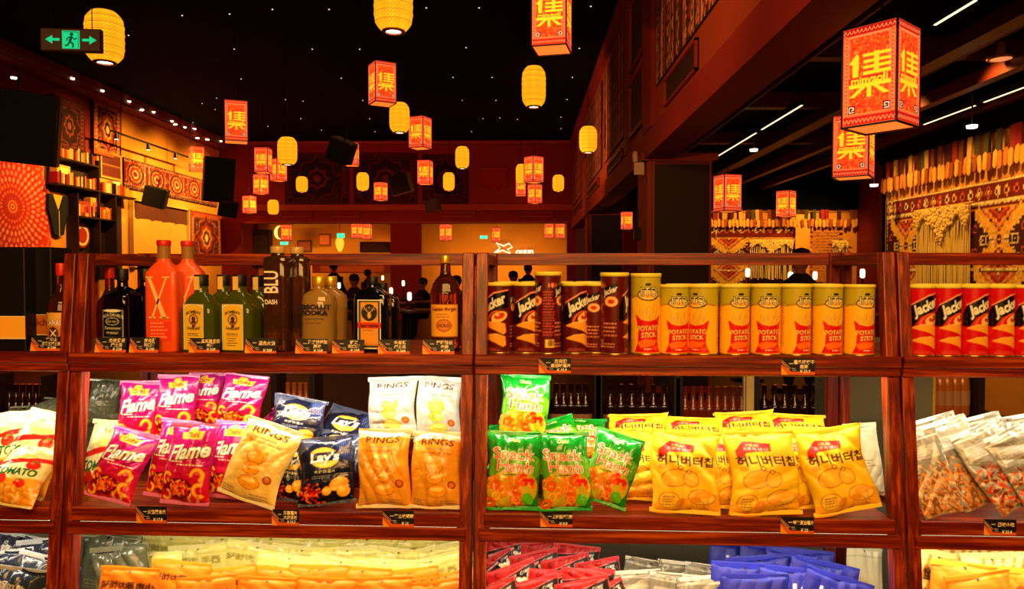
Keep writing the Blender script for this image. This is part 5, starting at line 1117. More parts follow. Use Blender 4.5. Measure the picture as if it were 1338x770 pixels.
# waistcoat hanging, round plate, boxes
ja = lw(70, 255); jz1 = lw(70, 309).z; jh = ja.z-jz1
vt = empty('waistcoat', (LWX+.06, ja.y, jz1), RL); tag(vt, 'black waistcoat with gold collar hung below the bookshelves', 'waistcoat')
w2 = (lw(83, 260).y-lw(57, 260).y)/2; BLKC = mat('black cloth', (.03, .02, .02), .9)
for s_ in (-1, 1):
    pts = [(s_*.02*w2, 0), (s_*.5*w2, .05*jh), (s_*.75*w2, .4*jh), (s_*w2, .62*jh), (s_*.95*w2, jh), (s_*.55*w2, jh), (s_*.02*w2, .62*jh)]
    MB().slab(pts if s_ > 0 else pts[::-1], -.05, 0).build('waistcoat_front', BLKC, vt)
MB().slab([(-.5*w2, jh), (0, .6*jh), (.5*w2, jh)], -.03, -.005).build('gold_shirt', mat('gold satin', (.95, .70, .2), .5), vt)
MB().slab([(-.02*w2, 0), (.02*w2, 0), (.02*w2, .62*jh), (-.02*w2, .62*jh)], -.06, -.051).build('placket', mat('cream trim', (.9, .78, .5), .6), vt)
pl_ = lw(102, 308); o = MB(); 
for r, y, c in ((.30, 0, 0), ): o.lathe([(.001, .03), (.12, .03), (.28, .05), (.32, .02), (.30, 0), (.001, 0)], 32)
o = o.build('round_plate', mat('red plate', (.62, .16, .08), .5)); o.rotation_euler = (0, math.pi/2, 0); o.location = (LWX+.06, pl_.y, pl_.z); tag(o, 'round red decorated plate standing low on the left wall shelves', 'plate')
m_ = MB(); m_.lathe([(.18, .045), (.22, .052), (.24, .047)], 32, caps=False); m_.build('plate_ring', mat('cream trim', (.9, .78, .5), .6), o)
for px0, py0, px1, py1, cc, nm, lb in ((88, 262, 106, 284, (.62, .2, .1), 'storage_box', 'red patterned box on the lower left wall shelf'), (106, 258, 117, 284, (.9, .62, .2), 'storage_box', 'golden box beside the red patterned one on the wall shelf'), (61, 214, 79, 232, (.95, .78, .35), 'pierced_panel', 'small gold pierced panel left of the middle books'), (136, 236, 146, 244, (.85, .7, .5), 'small_box', 'pale small box on the side shelf under the grid panel')):
    A, B = lw(px0, py0), lw(px1, py1); o = cbox(nm, -(B.y-A.y)/2, (B.y-A.y)/2, -.18, 0, 0, A.z-B.z, mat(nm+str(px0), cc, .6), None, .01)
    o.location = (LWX+.05, (A.y+B.y)/2, B.z); o.rotation_euler = (0, 0, RL); tag(o, lb, nm.split('_')[-1])
    cbox('front_ornament', -(B.y-A.y)*.3, (B.y-A.y)*.3, -.19, -.181, (A.z-B.z)*.25, (A.z-B.z)*.75, mat('ornament '+nm, tuple(min(1, c_*1.5+.08) for c_ in cc), .6), o)

# right wall: tapestry, macrame, pennants (sheets face -x)
RX = 5.36; RR = -math.pi/2
W_, H_ = 4.9, 1.95
geo = rug_geo(W_, H_, (.57, 2.57, 4.6), 42)
hang_rug('woven_tapestry', 'huge red and gold tribal tapestry on the right wall', geo, W_, H_, (RX, 11.0-W_/2, EYE+1.06-H_/2), RR, 300, 'tapestry', amp=.006)
cr_m = mat('cream macrame cord', (.93, .80, .46), .9)
def macrame(label, loc, rz, w_, h_, n=34):
    root = empty('macrame_hanging', loc, rz); tag(root, label, 'wall hanging', 'macrame hangings on the tapestries')
    MB().tube([(-w_/2-.06, -.03, 0), (w_/2+.06, -.03, 0)], .014, 8).build('rod', mat('pale rod', (.8, .6, .35), .6), root)
    rg = random.Random(3); cm = MB()
    for i in range(n):
        x = -w_/2+w_*(i+.5)/n; L = h_*rg.uniform(.93, 1)*(1); cm.tube([(x, -.03, 0), (x+rg.uniform(-.008, .008), -.035, -h_*.4), (x+rg.uniform(-.012, .012), -.03, -L)], w_/n*.36, 5)
    o = cm.build('cord_fringe', cr_m, root); o['kind'] = 'stuff'
    km = MB()
    for i in range(520 if w_ > .8 else 160):
        t = rg.uniform(-1, 1); dep = h_*(.30*max(0, 1-abs(t)*1.9)+.07+.13*abs(t)**3+.03*math.cos(t*14)); z = -.015-dep*rg.random(); x = t*w_/2
        km.lathe([(.003, z-.030), (.016, z-.012), (.018, z), (.013, z+.016), (.003, z+.022)], 5, x, -.050-rg.uniform(0, .03), caps=False)
    o = km.build('knotted_band', cr_m, root); o['kind'] = 'stuff'; return root
macrame('cream macrame hanging in the middle of the huge right tapestry', (RX-.02, 9.45, EYE+.84), RR, 1.2, 1.25, 56)
PEN = [(.62, .18, .10), (.80, .60, .28), (.30, .07, .06), (.60, .10, .14), (.50, .24, .10), (.26, .26, .10)]
def pennants(label, a, b, z, rz, n, L0=.30):
    A, B = Vector(a), Vector(b); mid = (A+B)/2; root = empty('pennant_garland', (mid.x, mid.y, z), rz); tag(root, label, 'garland', 'cloth pennants under the low ceiling')
    ln = (B-A).length; rg = random.Random(4); MB().tube([(-ln/2, -.02, 0), (ln/2, -.02, 0)], .008, 6).build('cord', IRON, root); meshes = {}
    MB().tube([(-ln/2, -.03, -L0*.86), (ln/2, -.03, -L0*.86)], .008, 6).build('cord', IRON, root)
    for i in range(n):
        k = rg.randrange(6); wd = ln/n*.86
        if k not in meshes:
            L = L0*rg.uniform(.95, 1.1); m_ = MB(); m_.slab([(-wd/2, 0), (-wd/2, -L), (wd/2, -L), (wd/2, 0)], -.035, -.022)
            me = m_.mesh('cloth_patch'); me.materials.append(mat('pennant cloth %d' % k, PEN[k], .9)); meshes[k] = me
        if rg.random() < .72: o = link('cloth_patch', meshes[k], None, root); o.location = (-ln/2+ln*(i+.5)/n, -.01*(i % 3), .0); o.rotation_euler = (0, rg.uniform(-.06, .06), 0)
    n2 = int(n*1.15); wd = ln/n2*.80; L = L0*.62; tabs = []
    for c in ((.90, .66, .26), (.62, .30, .12), (.80, .50, .2)):
        m_ = MB(); m_.slab([(-wd/2, 0), (-wd/2, -L*.82), (0, -L), (wd/2, -L*.82), (wd/2, 0), (0, L*.18)], -.065, -.05); me = m_.mesh('pointed_tab'); me.materials.append(mat('tab cloth %.2f' % c[0], c, .9)); tabs.append(me)
    for i in range(n2): o = link('pointed_tab', tabs[rg.choice((0, 0, 1, 2))], None, root); o.location = (-ln/2+ln*(i+.5)/n2, -.012*(i % 2), -L0*.86-(.02 if i % 2 else 0)); o.rotation_euler = (0, rg.uniform(-.12, .12), 0)
pennants('row of pointed cloth pennants above the huge right tapestry', (RX, 6.2, 0), (RX, 11.05, 0), EYE+1.62, RR, 46)
# far right wall: second tapestry, hanging, pennants (faces -y)
g2 = rug_geo(2.9, 1.75, (.45, 2.3), 40)
hang_rug('woven_tapestry', 'distant red and gold tapestry on the far wall at the right', g2, 2.9, 1.75, (5.55, 16.44, EYE+1.10-.875), 0, 120, 'tapestry', amp=.006)
macrame('cream macrame hanging on the distant far tapestry', (5.45, 16.38, EYE+.74), 0, .95, .9, 22)
cbox_ = cbox('gilded_post', -.16, .16, -.05, 0, 0, 1.9, mat('gilded plaster', (.93, .68, .22), .7), None, .01); cbox_.location = (6.15, 16.40, EYE-.6); tag(cbox_, 'gilded post between the distant tapestry and brick wall', 'post')
# brick patch at the right end
bp = empty('brick_panel', (6.72, 16.46, EYE-.6)); tag(bp, 'golden lit brick panel right of the distant tapestry', 'brick panel')
brm = MB().box(-.105, .105, -.03, 0, 0, .055).mesh('brick'); brm.materials.append(mat('golden brick', (.80, .50, .20), .85, bump=.2))
for r in range(26):
    for c in range(3): o = link('brick', brm, None, bp); o.location = (-.28+c*.225+(.06 if r % 2 else -.05), -.002*(r*c % 3), r*.065)
mp = macrame('small macrame piece on the golden brick panel', (6.95, 16.36, EYE+.72), 0, .34, .8, 10)
pennants('distant row of cloth pennants on the far right wall', (4.1, 16.4, 0), (7.35, 16.4, 0), EYE+1.40, 0, 36, .26)
# mezzanine hangings (face -x)
def art_runner(w_, h_):
    a = Art(w_*3, h_*3, 12, DR); rg = np.random.default_rng(6); W, H = a.W, a.H; x = .1; i = 0
    while x < W:
        t = rg.uniform(.12, .45); a.rect(x, 0, x+t*.25, H, [(.80, .55, .38), (.62, .16, .08), (.30, .05, .04), (.75, .36, .16)][i % 4])
        if i % 3 == 0: 
            for j in range(int(H/.5)): a.poly([(x+t*.6, j*.5), (x+t*.6+.14, j*.5+.25), (x+t*.6, j*.5+.5), (x+t*.6-.14, j*.5+.25)], [(.72, .42, .28), (.55, .12, .08)][j % 2])
        if i % 3 == 1:
            pts = [(x+t*.5+(.1 if j % 2 else -.1), j*.3) for j in range(int(H/.3)+1)]; a.line(pts, .05, (.85, .62, .42))
        x += t; i += 1
    return a
for y0, y1, z0, z1, lb in ((5.75, 9.05, 3.88, 5.68, 'striped dark red rug panel nearest on the mezzanine front'), (11.9, 14.8, 3.80, 5.6, 'striped rug panel on the mezzanine front beyond the first pilaster'), (15.4, 18.8, 3.8, 5.6, 'striped rug panel on the mezzanine front, third from the near end'), (19.4, 24.2, 3.8, 5.6, 'striped rug panel on the mezzanine front at the far end')):
    hang_rug('rug_panel', lb, art_runner(y1-y0, z1-z0), y1-y0, z1-z0, (XM-.03, (y0+y1)/2, (z0+z1)/2), RR, 130 if y0 < 6 else 60, 'rug', 'rug panels on the mezzanine front', 0)
# dark rugs on the far red wall
for i, (x0, x1, y0, y1, nm) in enumerate(((372, 456, 200, 268, 'left'), (462, 545, 200, 268, 'second from left'), (552, 612, 202, 268, 'third from left'))):
    A, B = at_y(x0, y0, YF-.05), at_y(x1, y1, YF-.05)
    hang_rug('carved_panel', 'dim dark red patterned panel on the far wall, '+nm, rug_medallion(12, 12*(A.z-B.z)/(B.x-A.x), 20+i, (.20, .03, .02), 12, .42), B.x-A.x, A.z-B.z, ((A.x+B.x)/2, YF-.04, (A.z+B.z)/2), 0, 60, 'panel', None, 0)
A, B = at_y(630, 220, YF-.08), at_y(662, 250, YF-.08); w_ = B.x-A.x; h_ = A.z-B.z
o = MB().slab([(-w_/2, 0), (-w_/2, -h_*.8), (-w_*.3, -h_*.72), (0, -h_), (w_*.3, -h_*.72), (w_/2, -h_*.8), (w_/2, 0)], -.03, 0).build('banner', mat('crimson banner cloth', (.50, .08, .05), .9)); o.location = ((A.x+B.x)/2, YF-.06, A.z); tag(o, 'crimson shield-shaped banner on the far red wall', 'banner')
MB().box(-w_/2-.04, w_/2+.04, -.05, .0, -.03, .02).build('banner_rod', TRIM, o)

# ================================================================== speakers, track, sign, camera
def speaker(label, x0, x1, y0, y1, Y, rz, rx=0, ry=0, dep=.35):
    c = at_y((x0+x1)/2, (y0+y1)/2, Y); w_, h_ = (x1-x0)*Y/960, (y1-y0)*Y/960; root = empty('hanging_speaker', c, 0); root.rotation_euler = (math.radians(rx), math.radians(ry), math.radians(rz))
    cbox('cabinet', -w_/2, w_/2, -.0, dep, -h_/2, h_/2, BLACK, root, .015); cbox('grille', -w_/2+.02, w_/2-.02, -.012, 0, -h_/2+.02, h_/2-.02, mat('speaker grille', (.02, .018, .018), .8), root)
    MB().tube([(0, dep/2, h_/2-.01), (0, dep/2, h_/2+.25)], .015, 8).build('bracket', IRON, root); return tag(root, label, 'speaker', 'black hanging speakers')
speaker('large black speaker at the left edge, over the mandala', -30, 68, 118, 212, 7.5, 28, 6, 4)
speaker('tall black speaker at the right end of the golden wall', 268, 306, 206, 264, 16, 30, 4, 3)
speaker('small black speaker below the tall one', 286, 310, 264, 284, 15.2, 24, 10, 8)
speaker('small tilted black speaker over the curtained screen', 187, 215, 245, 271, 18, 15, 8, 14)
speaker('large tilted black speaker hiding a square lantern', 425, 455, 182, 212, 12, -12, 10, 24, .3)
speaker('small tilted black speaker, upper, on the red wall', 508, 534, 228, 254, 19, -12, 8, -14)
speaker('small tilted black speaker, lower, on the red wall', 554, 572, 260, 278, 21, -12, 8, -10)
speaker('small rounded black speaker on the pillar beside the red beam', 829, 838, 298, 314, 9.65, 0, dep=.12)
tr = empty('track_rail', (-9.4, 20.0, 4.62)); tag(tr, 'black lighting track across the golden wall', 'lighting track')
A = at_x(146, 171, -9.6); B = at_x(268, 176, -9.6)
tr.location = (-9.6, (A.y+B.y)/2, A.z); L = B.y-A.y; cbox('rail', -.02, .02, -L/2, L/2, -.02, .02, BLACK, tr)
for t in (-.42, .3): MB().tube([(0, t*L, .02), (0, t*L, 1.5)], .012, 6).build('hanger', BLACK, tr)
lamp = mat('bright lamp', (1, .95, .8), .5, emit=(1, .93, .72), estr=6)
for t in (-.46, -.17, .12, .36, .47):
    h = MB().lathe([(.045, -.16), (.05, -.15), (.04, -.02)], 12, 0, t*L).build('spot_head', BLACK, tr); MB().lathe([(.001, -.163), (.042, -.163), (.042, -.16)], 12, 0, t*L).build('lamp_face', lamp, h)
# exit sign
P = at_y(92, 52, 5.9); w_, h_ = 73*5.9/960, 27*5.9/960; ex = empty('exit_sign', P, .1); tag(ex, 'green lit exit sign with running figure and two arrows', 'exit sign')
a = Art(73, 27, 6, (.24, .13, .06)); gr = (.10, .84, .54); a.rect(26, 2, 48, 25, gr)
dk = (.04, .25, .15)
a.ell(38, 20.5, 2.2, 2.2, dk); a.line([(38, 18), (35.5, 11)], 3, dk); a.line([(37.5, 17), (42, 14), (44, 16)], 1.6, dk); a.line([(37, 17), (33, 16), (31.5, 12)], 1.6, dk); a.line([(36, 11), (40, 8), (39, 3.5)], 2.2, dk); a.line([(35.5, 11), (33, 6.5), (29.5, 6)], 2.2, dk); a.line([(28, 23.5), (46, 23.5)], .8, dk); a.line([(46, 23.5), (46, 3.5)], .8, dk)
for s_ in (-1, 1): cx = 37; a.poly([(cx+s_*32, 13.5), (cx+s_*23, 19), (cx+s_*23, 15.2), (cx+s_*14, 15.2), (cx+s_*14, 11.8), (cx+s_*23, 11.8), (cx+s_*23, 8)], gr)
panel('lit_face', a, w_, h_, mat('lit sign', attr=True, rough=.5, estr=.9), ex, 150); cbox('housing', -w_/2-.008, w_/2+.008, .002, .05, -h_/2-.008, h_/2+.008, mat('brown sign housing', (.30, .15, .08), .5), ex)
for x in (-w_*.35, w_*.35): MB().tube([(x, .025, h_/2), (x, .025, 6.05-P.z)], .004, 6).build('cord', IRON, ex)
# round floor-level exit marker behind the racks
u, z, sc = at_v(752, 722, 1.0)
o = MB().lathe([(.001, .02), (.028, .02), (.04, .012), (.044, 0)], 28).build('exit_marker', mat('grey marker rim', (.35, .35, .30), .5)); o.rotation_euler = (math.pi/2, 0, 0); P = at_y(752, 723, 3.14); o.location = P; o.scale = (1.25, .95, 1); tag(o, 'round green lit exit marker low on the concrete wall', 'exit marker')
MB().lathe([(.001, .024), (.022, .022), (.026, .019)], 24).build('green_lens', mat('green lens', (.05, .6, .4), .4, emit=(.05, .8, .5), estr=.9), o)
# security camera on the first pillar
P = at_y(830, 212, 9.7); cc_ = empty('security_camera', P); tag(cc_, 'small white security camera on the corner of the near pillar', 'camera')
MB().lathe([(.03, 0), (.035, .01), (.035, .12), (.02, .14)], 16).build('camera_body', mat('grey white shell', (.75, .62, .5), .4), cc_); cbox('bracket', -.01, .12, .02, .05, -.16, .0, mat('grey white shell', (.75, .62, .5), .4), cc_)
# linear lights under the low ceiling
def linlight(x, y0, y1, z, label):
    root = empty('linear_light', (x, (y0+y1)/2, z)); tag(root, label, 'linear light', 'thin linear lights under the low ceiling'); L = y1-y0
    cbox('housing', -.018, .018, -L/2, L/2, 0, .07, BLACK, root); cbox('diffuser', -.010, .010, -L/2+.02, L/2-.02, -.006, 0, mat('linear diffuser', (1, .92, .8), .5, emit=(1, .85, .66), estr=2.2), root)
    for t in (-.4, .4): MB().tube([(0, t*L, .07), (0, t*L, 3.95-z)], .006, 6).build('hanger', BLACK, root)
for y0, y1, lb in ((10.05, 12.2, 'linear light nearest to the dark pillar'), (8.4, 9.85, 'linear light, second from the dark pillar'), (5.2, 5.75, 'short linear light right of the largest lantern')): linlight(3.14, y0, y1, EYE+1.9, lb)
for y0, y1, lb in ((8.27, 9.35, 'linear light over the huge tapestry, left piece'), (7.0, 8.15, 'linear light over the huge tapestry, right piece')): linlight(5.0, y0, y1, EYE+1.86, lb)
P = at_y(1308, 78, 7.0); o = MB().lathe([(.02, .16), (.03, .02), (.11, 0), (.12, .012), (.04, .05), (.03, .16)], 28).build('ceiling_lamp', mat('pale lamp dish', (.75, .45, .25), .4)); o.location = P; tag(o, 'small dish lamp on a stem under the ceiling, upper right', 'ceiling lamp')
MB().tube([(0, 0, .1), (0, 0, 3.95-P.z)], .015, 8).build('stem', IRON, o); MB().lathe([(.001, -.004), (.07, -.002), (.09, .004)], 24).build('lamp_face', mat('dim lamp face', (1, .8, .6), .5, emit=(1, .6, .35), estr=.8), o)
# pin lights: star lights on the black ceiling and a row along the left soffit
dots = [(120, 12), (168, 46), (238, 20), (300, 18), (356, 12), (430, 12), (557, 10), (626, 10), (772, 8), (306, 64), (408, 64), (470, 64), (609, 62), (757, 63), (315, 103), (446, 102), (592, 101), (643, 101), (748, 101), (283, 128), (264, 135), (281, 143), (373, 130), (396, 132), (474, 131), (604, 131), (648, 131), (741, 130), (230, 158), (252, 160), (393, 155), (483, 155), (515, 157), (631, 155), (653, 154), (676, 156), (733, 153), (550, 153), (733, 168), (616, 172), (490, 172), (420, 170), (350, 165)]
star = MB().lathe([(.001, -.012), (.012, -.010), (.014, 0)], 10).mesh('ceiling_pin_light'); star.materials.append(mat('pin light', (1, .95, .85), .5, emit=(1, .9, .75), estr=1.2))
for x, y in dots:
    d = ray(x, y); P = d*((6.045-EYE)/d.z)+EV; o = link('ceiling_pin_light', star); o.location = P; tag(o, 'tiny round pin light in the high black ceiling', 'pin light', 'pin lights in the high black ceiling')
sp = MB().lathe([(.001, -.03), (.05, -.028), (.055, 0)], 14).mesh('soffit_spotlight'); sp.materials.append(mat('bright lamp', (1, .95, .8)))
SPX = [18, 94, 133, 168, 185, 200, 224, 229, 241, 254, 258, 271, 288]
for x, y in ((18, 101), (94, 102), (133, 118), (168, 132), (185, 143), (200, 146), (224, 158), (229, 162), (241, 166), (254, 168), (258, 180), (271, 182), (288, 184)):
    d = ray(x, y); P = d*((6.05-EYE)/d.z)+EV
    if P.x < -9.86: P = d*(-9.86/d.x)+EV
    o = link('soffit_spotlight', sp); o.location = P; tag(o, 'small bright ceiling spotlight along the left wall, %s from the left' % ORD[SPX.index(x)], 'spotlight', 'ceiling spotlights along the left wall')
for x, y in ((985, 195), (1270, 164), (1142, 241)):
    P = at_y(x, y, 10.5 if x < 1200 else 8); o = link('soffit_spotlight', sp); o.location = P; tag(o, {985: 'small round spotlight near the linear lights', 1270: 'small spotlight below the ceiling above the huge tapestry', 1142: 'small spotlight left of the huge tapestry'}[x], 'spotlight')
    MB().tube([(0, 0, 0), (0, 0, 3.95-P.z)], .01, 6).build('stem', BLACK, o)

# ================================================================== the bar behind the far wall, tables, guests
YB = 28.0
def bar_box(nm, lb, x0, x1, y0, y1, Y, dep, c, cat, emit=None, es=0, part=None):
    A, B = at_y(x0, y0, Y), at_y(x1, y1, Y); o = cbox(nm, -(B.x-A.x)/2, (B.x-A.x)/2, 0, dep, 0, A.z-B.z, mat('bar '+nm+str(x0), c, .6, emit=emit, estr=es), None, .01); o.location = ((A.x+B.x)/2, Y, B.z); tag(o, lb, cat)
    if part: 
        w_, h_ = B.x-A.x, A.z-B.z; cbox(part, -w_*.4, w_*.4, -.015, 0, h_*.15, h_*.85, mat('bar inset '+str(x0), tuple(min(1, k*1.6+.05) for k in c), .6), o)
    return o
bar_box('back_shelf', 'dark back shelf with bottles at the left of the bar', 322, 352, 300, 350, YB, .4, (.12, .05, .03), 'shelf', part='shelf_opening')
bar_box('bar_counter', 'ochre bar counter front in the left opening', 408, 512, 346, 357, 26.5, .6, (.75, .38, .14), 'counter', part='counter_panel')
bar_box('kraft_board', 'menu board with arched windows at the left of the bar', 388, 407, 314, 330, YB, .1, (.30, .12, .07), 'board', part='board_face')
bar_box('slatted_frame', 'brown slatted frame on the bar wall', 416, 432, 305, 322, YB, .1, (.50, .25, .10), 'frame', part='slats')
bar_box('machine', 'dark machine under the pair of lanterns in the bar', 470, 508, 316, 330, 27, .5, (.14, .06, .04), 'machine', part='front_panel')
bar_box('wall_art', 'round-patterned artwork low on the bar wall', 484, 510, 340, 357, 27.8, .06, (.70, .40, .16), 'artwork', part='art_face')
bar_box('dark_screen', 'dark wall screen behind the bar counter', 450, 474, 344, 352, 27.9, .06, (.06, .03, .03), 'screen', part='screen_face')
bar_box('exit_light', 'small green exit light in the left bar opening', 366, 376, 316, 320, 26.5, .06, (.1, .8, .5), 'exit light', (.3, 1, .7), 1.5)
bar_box('exit_light', 'small green exit light in the right bar opening', 627, 637, 308, 312, 26.5, .06, (.1, .8, .5), 'exit light', (.3, 1, .7), 1.5)
bar_box('exit_light', 'small green exit light above the yellow lamp of the bar', 440, 450, 305, 311, 26.6, .06, (.1, .8, .5), 'exit light', (.3, 1, .7), 1.2)
P = at_y(444, 319, 27); o = MB().lathe([(.05, -.28), (.13, -.12), (.16, .05), (.12, .2)], 20).build('yellow_lamp', mat('yellow lit shade', (1, .75, .2), .6, emit=(1, .66, .15), estr=1.6)); o.location = P; tag(o, 'yellow teardrop lamp hanging in the bar', 'lamp'); MB().tube([(0, 0, .2), (0, 0, 3.9-P.z)], .01, 6).build('cord', IRON, o)
P = at_y(366, 304, 27.5); o = MB(); pts = [(.22*math.cos(t), .26*math.sin(t)) for t in np.radians(np.linspace(80, 280, 16))] + [(.22*math.cos(t)*.55+.02, .26*math.sin(t)*.9) for t in np.radians(np.linspace(280, 80, 16))]
o.slab(pts, -.03, 0); o = o.build('crescent_sign', mat('crescent lit', (1, .8, .4), .5, emit=(1, .75, .35), estr=2)); o.location = P; tag(o, 'glowing crescent moon sign on the bar wall', 'sign')
# illegible white wall sign above the counter
P = at_y(660, 325, 28.4); ws = empty('wall_sign', P); tag(ws, 'white outlined leaping figure and lettering sign on the bar wall', 'sign'); sm = mat('sign white lit', (1, .95, .85), .5, emit=(1, .9, .75), estr=1.6)
MB().tube([(-.42, 0, -.18), (-.2, 0, .02), (-.35, 0, .22), (-.05, 0, .1), (.15, 0, .2), (.28, 0, .05), (.1, 0, -.02), (.22, 0, -.2), (-.1, 0, -.06), (-.42, 0, -.18)], .028, 6).build('leaping_outline', sm, ws); text_mesh('lettering', 'ouun', .34, sm, ws, .75, 0, -.1, .04)
# plant in the bar
pr = at_y(549+4, 340, 25.6)
# chandelier-less guests
SKIN = mat('skin', (.62, .34, .22), .6); HAIR = mat('black hair', (.03, .02, .02), .6)
def person(label, px, py_head, Y, cloth, seated=False, rz=0, floor=0.0):
    P = at_y(px, py_head, Y); H = P.z - floor; k = H/1.70; root = empty('person', (P.x, P.y, floor), rz); tag(root, label, 'person', 'guests in the dining hall')
    J = {'pel': (0, 0, .95), 'ch': (0, 0, 1.22), 'nk': (0, 0, 1.43), 'hd': (0, -.01, 1.52), 'tp': (0, 0, 1.66)}
    V = [(0, 0, .95), (0, 0, 1.2), (0, 0, 1.38), (0, 0, 1.46), (0, -.015, 1.54), (0, -.01, 1.66)]; Rr = [.13, .125, .12, .05, .085, .075]; E_ = [(0, 1), (1, 2), (2, 3), (3, 4), (4, 5)]
    def ch(root_i, pts, rs):
        p = root_i
        for q, r in zip(pts, rs): V.append(q); Rr.append(r); E_.append((p, len(V)-1)); p = len(V)-1
    for s_ in (-1, 1):
        ch(2, [(s_*.18, 0, 1.36), (s_*.24, -.02, 1.10), (s_*.22, -.20, .98), (s_*.20, -.27, .97)], [.058, .045, .035, .03])
        if seated: ch(0, [(s_*.09, -.02, .90), (s_*.11, -.42, .90), (s_*.11, -.44, .48), (s_*.11, -.54, .44)], [.085, .06, .045, .035])
        else: ch(0, [(s_*.09, 0, .88), (s_*.10, -.01, .48), (s_*.11, .02, .08), (s_*.11, -.12, .035)], [.085, .06, .045, .035])
    me = bpy.data.meshes.new('body'); me.from_pydata(V, E_, []); b = link('body', me, SKIN, root)
    md = b.modifiers.new('s', 'SKIN'); md.use_smooth_shade = True
    for i, r in enumerate(Rr): sv = me.skin_vertices[0].data[i] if me.skin_vertices else None
    return root, b, V, E_, Rr, k
def guest(label, px, py, Y, c, seated=False, rz=0):
    """one continuous figure: a smooth hull swept along torso, neck and head, with limbs merged in by remeshing"""
    P = at_y(px, py, Y); top = P.z; H = 1.70 if not seated else 1.30; base = top-H; k = 1.0
    root = empty('person', (P.x, P.y, 0), math.radians(rz)); tag(root, label, 'person', 'guests in the dining hall')
    k = top/H; k = top/H
    def body(e, top_only):
        m_ = MB(); z0 = 0 if not seated else -.42
        tor = [(.12, .88+z0), (.17, .95+z0), (.155, 1.08+z0), (.17, 1.25+z0), (.165, 1.36+z0), (.09, 1.44+z0), (.055, 1.47+z0)]
        if not top_only: tor += [(.052, 1.50+z0), (.075, 1.53+z0), (.088, 1.58+z0), (.090, 1.63+z0), (.070, 1.68+z0), (.02, 1.70+z0)]
        m_.lathe([(r+e, z) for r, z in tor], 20, sy=.68)
        for s_ in (-1, 1):
            m_.tube([(s_*.17, 0, 1.37+z0), (s_*.22, .01, 1.12+z0), (s_*.19, -.20, 1.02+z0)] + ([] if top_only else [(s_*.16, -.28, 1.02+z0)]), [.055+e, .045+e, .034+e] + ([] if top_only else [.03]), 10)
            if seated: m_.tube([(s_*.09, 0, .92+z0), (s_*.11, -.40, .92+z0), (s_*.11, -.42, .10), (s_*.11, -.52, .04)], [.085+e, .065+e, .045+e, .035+e], 10)
            else: m_.tube([(s_*.09, 0, .92), (s_*.10, -.01, .48), (s_*.11, .02, .08), (s_*.11, -.12, .04)], [.085+e, .065+e, .045+e, .035+e], 10)
            if not top_only: m_.lathe([(.012, 1.575+z0), (.02, 1.60+z0), (.012, 1.625+z0)], 8, s_*.086, .0)
        if not top_only: m_.tube([(0, -.060, 1.60+z0), (0, -.082, 1.575+z0), (0, -.066, 1.565+z0)], [.010, .014, .009], 8)
        return m_
    b = body(0, False).build('body', SKIN, root); md = b.modifiers.new('r', 'REMESH'); md.mode = 'VOXEL'; md.voxel_size = .016; md.use_smooth_shade = True
    z0 = 0 if not seated else -.42
    c_ = body(.010, True).build('clothing', mat('clothing %.2f' % sum(c), c, .9), root); md = c_.modifiers.new('r', 'REMESH'); md.mode = 'VOXEL'; md.voxel_size = .018; md.use_smooth_shade = True
    h = MB().lathe([(.075, 1.56+z0), (.097, 1.60+z0), (.098, 1.65+z0), (.075, 1.705+z0), (.01, 1.725+z0)], 18, 0, .022).build('hair', HAIR, root)
    eyes = MB()
    for s_ in (-1, 1): eyes.lathe([(.002, 1.585+z0), (.010, 1.592+z0), (.002, 1.599+z0)], 8, s_*.032, -.058)
    eyes.lathe([(.002, 1.545+z0), (.014, 1.549+z0), (.002, 1.553+z0)], 8, 0, -.056); eyes.build('face_features', HAIR, root)
    root.scale = (k, k, k); return root
guest('person in dark clothes standing large before the bar counter', 436, 343, 18.5, (.08, .04, .04), rz=170)
guest('person with short hair seated right of the standing one', 463, 358, 17, (.16, .07, .05), True, 30)
guest('person with black hair before the bar, above the herbal bottle', 481, 353, 19, (.10, .05, .05), False, 150)
guest('person seated between the herbal and rum bottles', 552, 363, 18, (.06, .04, .05), True, -30)
guest('person with long dark hair seated behind the rum bottle', 596, 360, 16, (.05, .03, .03), True, 200)
guest('light-faced person seated behind the first maroon cans', 671, 354, 19, (.20, .09, .06), True, 20)
guest('broad person in black standing behind the maroon cans', 690, 346, 18, (.05, .03, .03), False, 175)
guest('person whose dark head shows before the distant tapestry', 1046, 327, 8.2, (.08, .04, .04), False, 180)
def table(label, x, y):
    root = empty('dining_table', (x, y, 0)); tag(root, label, 'table', 'dark dining tables in the hall')
    MB().lathe([(.42, .98), (.45, .985), (.45, 1.02), (.44, 1.03)], 32).build('table_top', mat('dark table top', (.30, .11, .06), .4), root); MB().tube([(0, 0, .03), (0, 0, .98)], .04, 12).build('pedestal', IRON, root); MB().lathe([(.24, 0), (.25, .02), (.05, .04)], 24).build('foot_plate', IRON, root)
def tlamp(label, px, py, Y):
    P = at_y(px, py, Y); table('dark round dining table under the lamp, '+label, P.x, P.y); z = 1.03
    root = empty('table_lamp', (P.x, P.y, z)); tag(root, 'small bright table lamp, '+label, 'table lamp', 'small bright table lamps in the hall')
    MB().lathe([(.05, 0), (.05, .012), (.012, .02), (.012, max(.05, P.z-z-.08))], 16).build('lamp_base', IRON, root); MB().lathe([(.02, P.z-z-.07), (.034, P.z-z-.05), (.034, P.z-z+.04), (.02, P.z-z+.06)], 16).build('lamp_shade', mat('lit lamp shade', (1, .95, .8), .6, emit=(1, .88, .66), estr=3), root)
